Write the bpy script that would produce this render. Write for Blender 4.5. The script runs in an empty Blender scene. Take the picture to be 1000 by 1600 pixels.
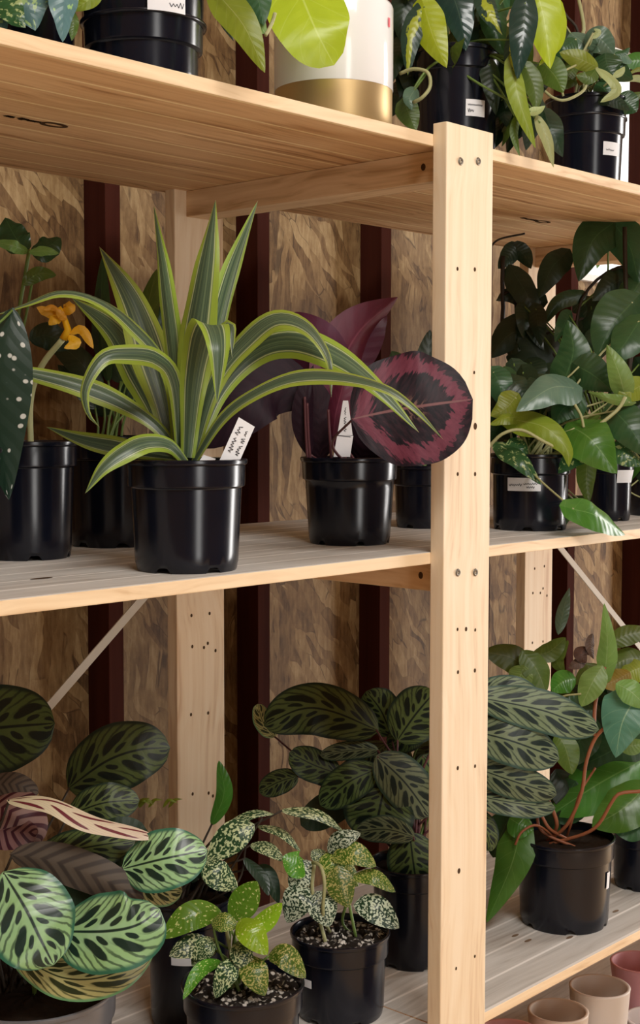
import bpy, bmesh, math, random
from mathutils import Vector, Matrix
SC = bpy.context.scene
COL = SC.collection
rnd = random.Random(7)
PI = math.pi

# ------------------------------------------------------------------ camera
FPX = 2173.17; YAW = 0.7418799; PITCH = -0.06633; ROLL = 0.0013762
CAM = Vector((-1.25474, -0.9787, 0.15148))
Fv = Vector((math.cos(PITCH)*math.cos(YAW), math.cos(PITCH)*math.sin(YAW), math.sin(PITCH)))
R0 = Vector((math.sin(YAW), -math.cos(YAW), 0)); U0 = R0.cross(Fv)
Rv = R0*math.cos(ROLL) + U0*math.sin(ROLL); Uv = U0*math.cos(ROLL) - R0*math.sin(ROLL)
cd = bpy.data.cameras.new('camera'); cam = bpy.data.objects.new('camera', cd); COL.objects.link(cam)
cd.sensor_fit = 'HORIZONTAL'; cd.sensor_width = 36.0; cd.lens = FPX/1000*36.0
cd.clip_start = 0.05; cd.clip_end = 100
M3 = Matrix((Rv, Uv, -Fv)).transposed()
cam.matrix_world = Matrix.Translation(CAM) @ M3.to_4x4()
SC.camera = cam

def ray(x, y): return Fv + Rv*((x-500)/FPX) - Uv*((y-800)/FPX)
def PD(x, y, d): return CAM + ray(x, y)*d
def PY(x, y, Y):
    r = ray(x, y); return CAM + r*((Y-CAM.y)/r.y)
def PZ(x, y, z):
    r = ray(x, y); return CAM + r*((z-CAM.z)/r.z)
def depth(P): return (P-CAM).dot(Fv)

ZT, ZM, ZB, TH = 0.4718, 0.0, -0.578, 0.0135     # shelf tops and board thickness
ZL = -0.83; FLOOR = -1.30; CZ = 2.1
DB, W, T = 0.4358, 0.089, 0.0191

# ------------------------------------------------------------------ node helpers
class S:
    def __init__(s, nt, v): s.nt = nt; s.v = v
    def m(s, op, *a, clamp=False):
        n = s.nt.nodes.new('ShaderNodeMath'); n.operation = op; n.use_clamp = clamp
        for i, q in enumerate((s,)+a):
            q = q.v if isinstance(q, S) else q
            if isinstance(q, (int, float)): n.inputs[i].default_value = q
            else: s.nt.links.new(q, n.inputs[i])
        return S(s.nt, n.outputs[0])
    def __add__(s, o): return s.m('ADD', o)
    def __radd__(s, o): return s.m('ADD', o)
    def __sub__(s, o): return s.m('SUBTRACT', o)
    def __rsub__(s, o): return S(s.nt, o).m('SUBTRACT', s)
    def __mul__(s, o): return s.m('MULTIPLY', o)
    def __rmul__(s, o): return s.m('MULTIPLY', o)
    def __truediv__(s, o): return s.m('DIVIDE', o)
    def abs(s): return s.m('ABSOLUTE')
    def fract(s): return s.m('FRACT')
    def sin(s): return s.m('SINE')
    def maxi(s, o): return s.m('MAXIMUM', o)
    def mini(s, o): return s.m('MINIMUM', o)
    def gt(s, o): return s.m('GREATER_THAN', o)
    def sq(s): return s*s
    def step(s, a, b):
        n = s.nt.nodes.new('ShaderNodeMapRange'); n.interpolation_type = 'SMOOTHSTEP'
        s.nt.links.new(s.v, n.inputs[0]); n.inputs[1].default_value = a; n.inputs[2].default_value = b
        return S(s.nt, n.outputs[0])

class Mat:
    def __init__(s, name):
        s.m = bpy.data.materials.new(name); s.m.use_nodes = True
        s.nt = s.m.node_tree; s.nt.nodes.clear()
        s.out = s.nt.nodes.new('ShaderNodeOutputMaterial')
        s.b = s.nt.nodes.new('ShaderNodeBsdfPrincipled')
        s.nt.links.new(s.b.outputs[0], s.out.inputs[0])
    def L(s, a, b): s.nt.links.new(a, b)
    def uv(s):
        n = s.nt.nodes.new('ShaderNodeUVMap'); x = s.nt.nodes.new('ShaderNodeSeparateXYZ'); s.L(n.outputs[0], x.inputs[0])
        return S(s.nt, x.outputs[0]), S(s.nt, x.outputs[1])
    def obj(s):
        n = s.nt.nodes.new('ShaderNodeTexCoord'); return n.outputs['Object']
    def xyz(s, vec):
        x = s.nt.nodes.new('ShaderNodeSeparateXYZ'); s.L(vec, x.inputs[0]); return [S(s.nt, x.outputs[i]) for i in range(3)]
    def comb(s, a, b, c):
        n = s.nt.nodes.new('ShaderNodeCombineXYZ')
        for i, q in enumerate((a, b, c)):
            q = q.v if isinstance(q, S) else q
            if isinstance(q, (int, float)): n.inputs[i].default_value = q
            else: s.L(q, n.inputs[i])
        return n.outputs[0]
    def rand(s): return S(s.nt, s.nt.nodes.new('ShaderNodeObjectInfo').outputs['Random'])
    def noise(s, vec, scale, detail=3, rough=.55, dist=0.):
        n = s.nt.nodes.new('ShaderNodeTexNoise'); s.L(vec, n.inputs['Vector'])
        n.inputs['Scale'].default_value = scale; n.inputs['Detail'].default_value = detail
        n.inputs['Roughness'].default_value = rough; n.inputs['Distortion'].default_value = dist
        return S(s.nt, n.outputs['Fac'])
    def voro(s, vec, scale, feature='F1'):
        n = s.nt.nodes.new('ShaderNodeTexVoronoi'); s.L(vec, n.inputs['Vector']); n.inputs['Scale'].default_value = scale
        n.feature = feature
        return S(s.nt, n.outputs['Distance']), n.outputs.get('Color')
    def mix(s, f, a, b, mode='MIX'):
        n = s.nt.nodes.new('ShaderNodeMix'); n.data_type = 'RGBA'; n.blend_type = mode
        if isinstance(f, S): s.L(f.v, n.inputs[0])
        else: n.inputs[0].default_value = f
        for q, i in ((a, 6), (b, 7)):
            if isinstance(q, tuple): n.inputs[i].default_value = (*q, 1)
            else: s.L(q, n.inputs[i])
        return n.outputs[2]
    def ramp(s, f, stops):
        n = s.nt.nodes.new('ShaderNodeValToRGB'); s.L(f.v, n.inputs[0])
        el = n.color_ramp.elements
        while len(el) < len(stops): el.new(.5)
        for e, (p, c) in zip(el, stops): e.position = p; e.color = (*c, 1)
        return n.outputs[0]
    def col(s, c, rough=.5, spec=.5, metal=0.):
        if isinstance(c, tuple): s.b.inputs['Base Color'].default_value = (*c, 1)
        else: s.L(c, s.b.inputs['Base Color'])
        if isinstance(rough, S): s.L(rough.v, s.b.inputs['Roughness'])
        else: s.b.inputs['Roughness'].default_value = rough
        s.b.inputs['Specular IOR Level'].default_value = spec; s.b.inputs['Metallic'].default_value = metal
        return s
    def bump(s, h, strength=.3, dist=.002):
        n = s.nt.nodes.new('ShaderNodeBump'); s.L(h.v, n.inputs['Height'])
        n.inputs['Strength'].default_value = strength; n.inputs['Distance'].default_value = dist
        s.L(n.outputs[0], s.b.inputs['Normal']); return s
    def translucent(s, c, f):
        t = s.nt.nodes.new('ShaderNodeBsdfTranslucent'); m = s.nt.nodes.new('ShaderNodeMixShader')
        if isinstance(c, tuple): t.inputs[0].default_value = (*c, 1)
        else: s.L(c, t.inputs[0])
        m.inputs[0].default_value = f
        s.L(s.b.outputs[0], m.inputs[1]); s.L(t.outputs[0], m.inputs[2]); s.L(m.outputs[0], s.out.inputs[0]); return s

def plain(name, c, rough=.5, spec=.5, metal=0., var=.15, scale=30):
    M = Mat(name); n = M.noise(M.obj(), scale)
    lo = tuple(x*(1-var) for x in c); hi = tuple(min(1, x*(1+var)) for x in c)
    return M.col(M.mix(n, lo, hi), rough, spec, metal).m

# ------------------------------------------------------------------ wood
def pine(name, axis, light, mid, dark, boards=False, rough=.55):
    M = Mat(name); o = M.obj(); p = M.xyz(o)
    al = p[axis]; ac = [p[i] for i in range(3) if i != axis]
    warp = M.noise(o, 3.0, 2)
    v = M.comb(al*1.3, ac[0]*26 + warp*2.0, ac[1]*26 + warp*2.0)
    n1 = M.noise(v, 1.6, 4, .6)
    v2 = M.comb(al*2.5, ac[0]*110 + warp*7, ac[1]*110 + warp*7)
    n2 = M.noise(v2, 1.2, 3, .5)
    f = n1*.5 + n2*.5
    c = M.ramp(f, [(.34, dark), (.46, mid), (.6, light)])
    if boards:
        a = (ac[0] + 3.013)*(1/.052)
        g = a.fract(); k = a.m('FLOOR')
        w = M.nt.nodes.new('ShaderNodeTexWhiteNoise'); w.noise_dimensions = '1D'; M.L(k.v, w.inputs['W'])
        c = M.mix(S(M.nt, w.outputs['Value'])*.45, c, mid)
        line = (g-.5).abs().step(.44, .485)
        c = M.mix(line*.9, c, tuple(min(1, x*1.22+.1) for x in light))
    M.col(c, rough, .35); M.bump(n2, .12, .001)
    return M.m
PINE_X = pine('pine_board', 0, (.86, .58, .32), (.74, .46, .24), (.42, .20, .08), True)
PINE_TOP = pine('pine_board_weathered', 0, (.66, .63, .59), (.55, .52, .48), (.38, .34, .30), True)
PINE_EDGE = pine('pine_edge', 0, (.86, .66, .43), (.78, .57, .35), (.60, .38, .2))
PINE_Z = pine('pine_post', 2, (.88, .72, .52), (.83, .65, .44), (.68, .47, .29))
PINE_Y = pine('pine_beam', 1, (.86, .63, .40), (.76, .52, .30), (.5, .29, .14))

def osb():
    M = Mat('strand_board'); o = M.obj(); x, y, z = M.xyz(o)
    wob = M.noise(o, 9, 2)
    A = M.comb(x*62 + wob*3.5, y*2, z*8 + wob*2.5)
    d1, c1 = M.voro(A, 1.0)
    B = M.comb((x*.8+z*.6)*60 + wob*4, 1.7, (z*.8-x*.6)*16 + wob*2)
    d2, c2 = M.voro(B, 1.0)
    msk = M.noise(o, 7, 1).step(.47, .53)
    h1 = M.xyz(c1)[0]; h2 = M.xyz(c2)[0]
    h = h1*(1-msk) + h2*msk
    fine = M.noise(M.comb(x*160, y*10, z*30), 1, 3)
    f = h*.30 + fine*.38 + M.noise(M.comb(x*45, y*10, z*30), 1, 5, .75)*.32
    c = M.ramp(f, [(.3, (.085, .043, .016)), (.43, (.19, .108, .044)), (.57, (.28, .175, .076)), (.72, (.43, .30, .15))])
    e1, _ = M.voro(A, 1.0, 'DISTANCE_TO_EDGE'); e2, _ = M.voro(B, 1.0, 'DISTANCE_TO_EDGE')
    e = e1*(1-msk) + e2*msk
    dk = 1 - e.step(.0, .05)
    c = M.mix(dk*M.noise(o, 22, 2).step(.5, .6)*.8, c, (.06, .03, .012))
    return M.col(c, .65, .3).m
OSB = osb()
STUD = (lambda M: M.col(M.mix(M.noise(M.comb(*[q*k for q, k in zip(M.xyz(M.obj()), (60, 60, 3))]), 1), (.026, .006, .004), (.075, .020, .012)), .8, .06).m)(Mat('red_stained_timber'))
CEIL = pine('ceiling_boards', 0, (.6, .45, .3), (.5, .36, .22), (.32, .2, .12), True)
FLR = plain('warm_bounce_floor', (.86, .62, .38), .8, .2, var=.1, scale=6)  # unseen floor, colour brightened and warmed to bounce light under the shelves
BLACK = (lambda M: M.col(M.mix(M.noise(M.obj(), 9, 2), (.003, .004, .009), (.006, .007, .014)), .16 + M.noise(M.obj(), 40, 3)*.08, .45).m)(Mat('black_plastic'))
GREYP = (lambda M: M.col(M.mix(M.noise(M.obj(), 9, 2), (.11, .115, .13), (.18, .18, .20)), .3, .7, .2).m)(Mat('grey_plastic'))
SOIL = plain('potting_soil', (.018, .011, .007), .95, .1, var=.6, scale=160)
def perl():
    M = Mat('perlite_soil'); d, c = M.voro(M.obj(), 190); h = M.xyz(c)[0]
    f = M.ramp(h, [(.42, (.015, .011, .008)), (.5, (.09, .07, .05)), (.6, (.38, .35, .31)), (.95, (.66, .62, .57))])
    M.col(M.mix(d.step(.35, .6), f, (.02, .015, .012)), .9, .2); return M.m
PERL = perl()
PAPER = plain('white_label', (.78, .78, .80), .6, .3, var=.03)
INK = plain('ink', (.03, .03, .04), .7, .2)
SCREW = plain('screw_steel', (.20, .17, .13), .45, .5, .8, .5, 500)
HOLE = plain('drilled_hole', (.075, .042, .022), .95, .05)
STRAP = plain('zinc_strap', (.58, .54, .47), .6, .3, 0., .08, 40)
WHITE = plain('white_glaze', (.86, .85, .84), .12, .5, var=.01)
GOLD = plain('brushed_gold', (.60, .42, .20), .42, .5, .75, .08, 8)
PINKS = plain('pink_sticker', (.8, .12, .16), .5, .4)

# ------------------------------------------------------------------ leaf materials
def leafm(name, fn, rough=.38, tr=.22, spec=.5, back=None, bumpn=10):
    M = Mat(name); u, v = M.uv(); c = (u*2-1).abs()
    k = fn(M, u, v, c)
    r = M.rand()
    hsv = M.nt.nodes.new('ShaderNodeHueSaturation'); M.L((r*.03+.485).v, hsv.inputs['Hue']); M.L((r*.4+.8).v, hsv.inputs['Value'])
    if isinstance(k, tuple): hsv.inputs['Color'].default_value = (*k, 1)
    else: M.L(k, hsv.inputs['Color'])
    k = hsv.outputs[0]
    front = k
    if back:
        g = M.nt.nodes.new('ShaderNodeNewGeometry'); k = M.mix(S(M.nt, g.outputs['Backfacing']), k, back)
    M.col(k, rough, spec)
    veins = ((v*bumpn - c*1.3).fract()-.5).abs()
    M.bump(veins + M.noise(M.obj(), 60, 2)*.6, .22, .002)
    if tr: M.translucent(front, tr)
    return M.m
def rib(M, c, w0=.015, w1=.05): return 1 - c.step(w0, w1)
def mako(light, line, dark, edge):
    def fn(M, u, v, c):
        wob = M.noise(M.comb(u*5, v*5, M.rand()*20), 1, 2)*.5 - .25
        s = v*4.0 - c*1.45 + u.gt(.5)*.5 + wob*.5
        fr = (s.fract()-.5).abs(); f2 = ((s+.5).fract()-.5).abs()
        ov = (fr/.25).sq() + ((c-.43)/.27).sq()
        ov2 = (f2/.15).sq() + ((c-.22)/.12).sq()
        o = (1 - ov.step(.75, 1.15)).maxi(1 - ov2.step(.7, 1.2))
        wv = M.noise(M.comb(u*9, v*9, M.rand()*20), 1, 2)*.5
        ln = ((s*3.0 + wv).fract()-.5).abs().step(.27, .42)*c.step(.12, .6)
        k = M.mix(M.noise(M.comb(u*3, v*3, M.rand()*9), 1, 2), light, line)
        k = M.mix(ln*.75, k, dark)
        k = M.mix(o, k, dark)
        k = M.mix(c.step(.82, .95), k, edge)
        k = M.mix(rib(M, c, .02, .05), k, dark)
        return k
    return fn
L_MAKO = leafm('peacock_leaf_light', mako((.27, .45, .13), (.32, .50, .32), (.010, .028, .018), (.03, .13, .07)), .3, .15, back=(.20, .05, .07))
L_MAKD = leafm('peacock_leaf_dark_shaded', mako((.085, .125, .035), (.10, .15, .05), (.005, .012, .008), (.012, .03, .018)), .45, .10, .3, back=(.10, .03, .035))  # dark leaf pattern, its colours lowered further to stand for shade
L_MAKS = leafm('peacock_leaf_silver_shaded', mako((.14, .19, .095), (.20, .25, .15), (.010, .022, .018), (.03, .07, .05)), .45, .10, .3, back=(.12, .03, .04))  # silver leaf pattern with shade put into its colours
L_MAKY = leafm('peacock_leaf_yellow', mako((.48, .40, .15), (.46, .52, .24), (.03, .04, .015), (.14, .32, .14)), .3, .15)
def stripey(M, u, v, c):
    s = v*9 - c*1.6
    return M.mix(((s.fract()-.5).abs()).step(.2, .3), (.028, .055, .024), (.007, .014, .009))
L_STRIPE = leafm('dark_striped_leaf', mako((.055, .085, .022), (.07, .10, .03), (.006, .011, .008), (.01, .02, .012)), .45, .08, .3)
def under(M, u, v, c):
    s = v*3.4 - c*1.3 + u.gt(.5)*.5
    fr = (s.fract()-.5).abs(); ov = (fr/.22).sq() + ((c-.45)/.33).sq()
    ln = ((s*4).fract()-.5).abs().step(.36, .46)*.35
    return M.mix(1 - ov.step(.8, 1.1), M.mix(ln, M.mix(v, (.66, .62, .42), (.66, .52, .42)), (.4, .25, .2)), (.14, .018, .035))
L_UNDER = leafm('peacock_leaf_underside', under, .4, .15)
L_MAROON = leafm('maroon_leaf', lambda M, u, v, c: M.mix(((v*7-c*1.4).fract()-.5).abs().step(.25, .35), (.20, .11, .10), (.045, .008, .015)), .5, .08, .25)
L_GREY = leafm('grey_brown_leaf', lambda M, u, v, c: M.mix(((v*8-c*1.4).fract()-.5).abs().step(.2, .4), (.09, .07, .055), (.045, .035, .03)), .55, .05, .2)
def rosy(M, u, v, c):
    n = M.noise(M.comb(u*9 + v*4, v*26 - c*8, M.rand()*9), 1, 3)
    r = (c*c + (v*2-1).sq()).m('SQRT')
    k = M.mix(n.step(.35, .65), (.010, .008, .012), (.03, .014, .02))
    r = r + (n-.5)*.55 + (M.noise(M.comb(u*3, v*3, M.rand()*9), 1, 2)-.5)*.3
    band = r.step(.62, .68)*(1 - r.step(.90, .97))
    k = M.mix(band*.85, k, M.mix(n, (.10, .018, .035), (.24, .06, .09)))
    ctr = (1 - r.step(.12, .34))*n.step(.52, .6)
    k = M.mix(ctr*.7, k, (.25, .14, .11))
    return M.mix(rib(M, c, .012, .035), k, (.20, .09, .09))
L_ROSE = leafm('rose_painted_leaf', rosy, .5, .05, .2, back=(.16, .02, .05))
L_PURPLE = leafm('purple_underside', lambda M, u, v, c: M.mix(rib(M, c), M.mix(M.noise(M.comb(u*3, v*16-c*5, 0), 1, 3), (.085, .012, .032), (.16, .028, .065)), (.20, .05, .09)), .45, .15)
L_DKPUR = leafm('dark_purple_leaf', lambda M, u, v, c: M.mix(M.noise(M.comb(u*4, v*20-c*6, 0), 1, 3), (.006, .005, .008), (.035, .012, .02)), .55, .03, .15)
def drac(M, u, v, c):
    st = M.noise(M.comb(u*26, v*.6, M.rand()*30), 1, 2)
    cen = M.mix(st.step(.4, .72), (.060, .10, .058), (.17, .235, .12))
    k = M.mix((c-.58).abs().step(.0, .06), (.52, .58, .28), cen)
    lime = M.mix(st, (.25, .36, .03), (.36, .46, .07))
    k = M.mix(c.step(.61, .69), k, lime)
    return M.mix(v.step(.985, 1.0), k, (.35, .25, .12))
L_DRAC = leafm('lemon_lime_leaf', drac, .36, .25, bumpn=0.)
def speck(base, spot, sc, lo, hi, rough=.35, name='x'):
    def fn(M, u, v, c):
        n = M.noise(M.comb(u*sc, v*sc*1.7, M.rand()*50), 1, 1, .4)
        big = M.noise(M.comb(u*3, v*4, M.rand()*50), 1, 1)*.16 - .08
        k = M.mix((n+big).step(lo, hi), base, spot)
        return M.mix(rib(M, c, .01, .03)*.5, k, tuple(x*.7 for x in base))
    return leafm(name, fn, rough, .18)
L_GOLDD = speck((.02, .06, .018), (.55, .60, .33), 13, .50, .57, name='gold_dust_leaf')
L_GOLDW = speck((.018, .05, .022), (.62, .70, .52), 13, .47, .54, name='pale_gold_dust_leaf')
L_GOLDY = speck((.07, .15, .012), (.50, .48, .15), 15, .52, .58, name='yellow_gold_dust_leaf')
L_GOLDG = speck((.10, .26, .02), (.62, .72, .25), 11, .64, .68, .25, name='green_gold_dust_leaf')
L_LIME2 = speck((.26, .44, .02), (.7, .75, .25), 11, .66, .70, .25, name='lime_gold_dust_leaf')
def beg(M, u, v, c):
    d, q = M.voro(M.comb(u*4.5, v*17, M.rand()*7), 1)
    sel = M.xyz(q)[0].gt(.35)
    return M.mix((1 - d.step(.19, .27))*sel, (.012, .035, .020), (.62, .62, .56))
L_BEG = leafm('spotted_begonia_leaf', beg, .4, .1)
def veined(a, b, vein, n=6, k=1.5):
    def fn(M, u, v, c):
        s = ((v*n - c*k).fract()-.5).abs()
        kk = M.mix(M.noise(M.comb(u*3, v*3, M.rand()*30), 1, 3), a, b)
        kk = M.mix(s.step(.46, .5)*.35, kk, vein)
        return M.mix(rib(M, c, .012, .035)*.8, kk, vein)
    return fn
L_GREEN = leafm('bright_green_leaf', veined((.045, .16, .02), (.085, .24, .03), (.17, .34, .09)), .28, .22)
L_POTH = leafm('pothos_leaf', veined((.018, .058, .022), (.035, .10, .03), (.06, .14, .05)), .33, .18)
L_DARK = leafm('dark_green_leaf', veined((.008, .022, .010), (.016, .04, .015), (.03, .06, .03)), .4, .10)
L_OLIVE = leafm('olive_leaf', veined((.055, .095, .012), (.10, .15, .02), (.16, .20, .06)), .4, .25)
L_SILV = leafm('silvery_green_leaf', veined((.07, .13, .09), (.12, .20, .13), (.2, .28, .18), 9), .3, .12)
L_TEAL = leafm('blue_green_leaf', veined((.06, .17, .11), (.09, .23, .14), (.25, .38, .22), 5), .4, .18)
L_LGREEN = leafm('light_green_leaf', veined((.14, .25, .055), (.20, .33, .08), (.32, .42, .18)), .4, .25)
L_YGREEN = leafm('yellow_green_leaf', veined((.19, .25, .02), (.27, .33, .03), (.36, .40, .12)), .4, .28)
L_LIME = leafm('chartreuse_leaf', veined((.34, .42, .015), (.46, .54, .025), (.52, .60, .12), 5), .35, .3)
L_CREAM = leafm('cream_green_leaf', veined((.33, .37, .14), (.42, .45, .2), (.2, .28, .08)), .45, .25)
L_RUST = leafm('rusty_leaf', veined((.20, .11, .015), (.26, .16, .02), (.3, .2, .08)), .5, .3)
L_BROWN = leafm('dry_brown_leaf', veined((.05, .022, .012), (.09, .04, .02), (.12, .06, .03)), .6, .1)
def bras(M, u, v, c):
    n = M.noise(M.comb(u*3, v*5, M.rand()*40), 1, 3)
    return M.mix(((n-.5)*1.6 + .55 - c*.75).step(.2, .3), (.022, .055, .035), (.36, .42, .03))
L_BRAS = leafm('lime_centred_leaf', bras, .3, .2)
L_GLOSS = leafm('glossy_dark_leaf', veined((.012, .034, .028), (.022, .055, .042), (.05, .09, .06)), .2, .08)
def vari(M, u, v, c):
    n = M.noise(M.comb(u*5, v*9, M.rand()*40), 1, 4)
    return M.mix(n.step(.56, .6), (.03, .10, .03), (.36, .44, .18))
L_VARI = leafm('variegated_leaf', vari, .3, .2)
def bluev(M, u, v, c):
    n = M.noise(M.comb(u*4, v*5, M.rand()*40), 1, 2)
    return M.mix(n.step(.6, .64), M.mix(M.noise(M.comb(u*9, v*9, 0), 1, 2), (.07, .15, .15), (.11, .21, .20)), (.30, .45, .17))
L_BLUE = leafm('blue_variegated_leaf', bluev, .35, .15)
L_PETAL = leafm('yellow_petal', lambda M, u, v, c: M.mix(v, (.85, .45, .01), (.80, .44, .03)), .5, .3)
STEM_G = plain('green_stem', (.12, .19, .04), .5, .4, var=.3)
STEM_P = plain('pale_stem', (.36, .36, .17), .5, .4, var=.2)
STEM_R = plain('red_brown_stem', (.26, .085, .035), .5, .4, var=.3)
STEM_D = plain('dark_stem', (.03, .02, .012), .6, .3, var=.3)
STEM_M = plain('maroon_stem', (.10, .03, .035), .5, .4, var=.3)

# ------------------------------------------------------------------ mesh helpers
def link(name, verts, faces, mat, parent=None, base=None, smooth=True, uvs=None, auto=None):
    me = bpy.data.meshes.new(name)
    b = base if base is not None else (Vector(parent.location) if parent and parent.type == 'EMPTY' else None)
    if b is None and parent is not None: b = parent.get('_b', None); b = Vector(b) if b else Vector()
    if b is None: b = Vector()
    me.from_pydata([tuple(Vector(v)-b) for v in verts], [], faces)
    if uvs:
        ul = me.uv_layers.new(name='UVMap')
        for l in me.loops: ul.data[l.index].uv = uvs[l.vertex_index]
    me.materials.append(mat)
    if smooth:
        me.polygons.foreach_set('use_smooth', [True]*len(me.polygons))
        if auto: me.set_sharp_from_angle(angle=auto)
    me.update()
    o = bpy.data.objects.new(name, me); COL.objects.link(o)
    BASES[o.name] = b
    if parent: o.parent = parent
    return o
BASES = {}
def sub(name, verts, faces, mat, part, **k):
    return link(name, verts, faces, mat, part, base=BASES[part.name], **k)
def thing(name, label, cat, loc=(0, 0, 0), group=None):
    o = bpy.data.objects.new(name, None); o.empty_display_size = .02; COL.objects.link(o); o.location = loc
    o['label'] = label; o['category'] = cat
    if group: o['group'] = group
    return o
def struct(o): o['kind'] = 'structure'; return o

def boxv(x0, x1, y0, y1, z0, z1, bev=0.):
    bm = bmesh.new(); bmesh.ops.create_cube(bm, size=1)
    for v in bm.verts:
        v.co = Vector((x0 if v.co.x < 0 else x1, y0 if v.co.y < 0 else y1, z0 if v.co.z < 0 else z1))
    if bev: bmesh.ops.bevel(bm, geom=list(bm.edges), offset=bev, segments=2, profile=.6, affect='EDGES')
    bm.verts.index_update()
    r = [v.co.copy() for v in bm.verts], [[v.index for v in f.verts] for f in bm.faces]; bm.free(); return r
def box(name, b, mat, parent=None, bev=.001):
    v, f = boxv(*b, bev); return link(name, v, f, mat, parent, smooth=False)
def lathe(prof, c, seg=56, notch=None):
    V, Fc = [], []
    for i, (r, z) in enumerate(prof):
        for j in range(seg):
            a = 2*PI*j/seg
            dz = notch(i, a) if notch else 0
            V.append(Vector((c[0]+r*math.cos(a), c[1]+r*math.sin(a), c[2]+z+dz)))
    for i in range(len(prof)-1):
        for j in range(seg):
            k = (j+1) % seg; Fc.append([i*seg+j, i*seg+k, (i+1)*seg+k, (i+1)*seg+j])
    return V, Fc
def tube(pts, r, seg=7, r1=None):
    pts = [Vector(p) for p in pts]; V, Fc = [], []; n = len(pts); up = None
    for i, p in enumerate(pts):
        t = (pts[min(i+1, n-1)] - pts[max(i-1, 0)]).normalized()
        a = (up if up is not None else Vector((.31, .2, .93))); a = (a - t*a.dot(t))
        if a.length < 1e-4: a = t.orthogonal()
        a.normalize(); up = a; b = t.cross(a)
        rr = r if r1 is None else r + (r1-r)*i/(n-1)
        for j in range(seg): V.append(p + a*rr*math.cos(2*PI*j/seg) + b*rr*math.sin(2*PI*j/seg))
    for i in range(n-1):
        for j in range(seg):
            k = (j+1) % seg; Fc.append([i*seg+j, i*seg+k, (i+1)*seg+k, (i+1)*seg+j])
    Fc.append(list(range(seg))[::-1]); Fc.append([(n-1)*seg+j for j in range(seg)])
    return V, Fc
def spline(P, n):
    P = [Vector(p) for p in P]
    if len(P) == 2: return [P[0].lerp(P[1], i/(n-1)) for i in range(n)]
    Q = [P[0]*2-P[1]] + P + [P[-1]*2-P[-2]]
    acc = [0.]
    for a, b in zip(P, P[1:]): acc.append(acc[-1]+(b-a).length)
    out = []
    for i in range(n):
        s = acc[-1]*i/(n-1); k = 0
        while k < len(P)-2 and s > acc[k+1]: k += 1
        t = (s-acc[k])/max(1e-9, acc[k+1]-acc[k]); p0, p1, p2, p3 = Q[k:k+4]
        out.append(.5*((2*p1) + (p2-p0)*t + (2*p0-5*p1+4*p2-p3)*t*t + (3*p1-p0-3*p2+p3)*t**3))
    return out

# ------------------------------------------------------------------ leaves
def prof(shape, v):
    if shape == 'strap':
        return min(1, .36 + 1.3*v)*(1 if v < .45 else max(0, 1-((v-.45)/.55)**1.7))
    if shape == 'lance': return (max(0, math.sin(PI*v**.8)))**.9
    if shape == 'ellipse': return max(0, 1-abs(2*v-1)**2.3)**.55
    if shape == 'oval': return max(0, math.sin(PI*v**.85))**.7
    if shape == 'heart':
        return (min(1, (v/.10)) ** .5 if v < .10 else 1) * max(0, math.cos(PI/2*max(0, (v-.22)/.78)))**.85 if v > .22 else (max(0, v)/.22)**.35
    if shape == 'arrow': return (max(0, v)/.25)**.4 if v < .25 else (1-(v-.25)/.75)**.8
    return math.sin(PI*v)
def pt(q, d0):
    if len(q) == 4: return PY(q[0], q[1], q[3])
    return PD(q[0], q[1], d0 + (q[2] if len(q) > 2 else 0))
def leaf(plant, pts, w, mat, d0, shape='oval', roll=0., fold=.18, wave=.0, up=.35, lobe=None, bulge=0., pet=None, petmat=None, petr=.0016, nu=13, nv=22, name='leaf', petbend=.3, side=None):
    P = spline([pt(q, d0) for q in pts], nv)
    hw = w*.5*depth(P[nv//2])/FPX
    if lobe is None: lobe = {'heart': .16, 'arrow': .22}.get(shape, 0)
    V, UV, Fc = [], [], []
    L = sum(((b-a).length for a, b in zip(P, P[1:])))
    ph = rnd.random()*6
    nprev = None
    for i, p in enumerate(P):
        v = i/(nv-1)
        t = (P[min(i+1, nv-1)] - P[max(i-1, 0)]).normalized()
        n = (CAM-p).normalized() + Vector((0, 0, up)); n = n - t*n.dot(t)
        if n.length < .15 and nprev: n = nprev - t*nprev.dot(t)
        n.normalize(); nprev = n
        s = t.cross(n).normalized()
        if side is not None:
            s = (side - t*side.dot(t)).normalized(); n = s.cross(t)
        rr = math.radians(roll if not isinstance(roll, tuple) else roll[0] + (roll[1]-roll[0])*v)
        s2 = s*math.cos(rr) + n*math.sin(rr); n2 = n*math.cos(rr) - s*math.sin(rr)
        wd = prof(shape, v)*hw
        for j in range(nu):
            u = j/(nu-1); c = 2*u-1
            x = s2*(wd*c) + n2*(-fold*wd*abs(c)**1.4*1.0 + bulge*hw*(1-c*c)*math.sin(PI*v))
            x += n2*(wave*hw*math.sin(v*17+ph+(2 if c > 0 else 0))*c*c*min(1, wd/hw*1.5))
            if lobe: x -= t*(lobe*L*abs(c)**1.5*(1-v)**4)
            V.append(p+x); UV.append((u, v))
    for i in range(nv-1):
        for j in range(nu-1):
            a = i*nu+j; Fc.append([a, a+1, a+nu+1, a+nu])
    o = link(name, V, Fc, mat, plant, uvs=UV)
    if pet is not None:
        e = Vector(pet); b = P[0]; q = b.lerp(e, .5) + Vector((0, 0, abs(b.z-e.z)*petbend*.3)) - (P[2]-P[0]).normalized()*(b-e).length*petbend*.35
        pp = spline([e, q, b + (P[2]-P[0])*.3], 12)
        tv, tf = tube(pp, petr*1.2, 6, petr*.8)
        sub('petiole', tv, tf, petmat or STEM_G, o)
    return o
def stem(plant, pts, r, mat, d0, name='stem', n=20, r1=None):
    P = spline([pt(q, d0) if not isinstance(q, Vector) else q for q in pts], n)
    v, f = tube(P, r, 8, r1); return link(name, v, f, mat, plant)

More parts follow.
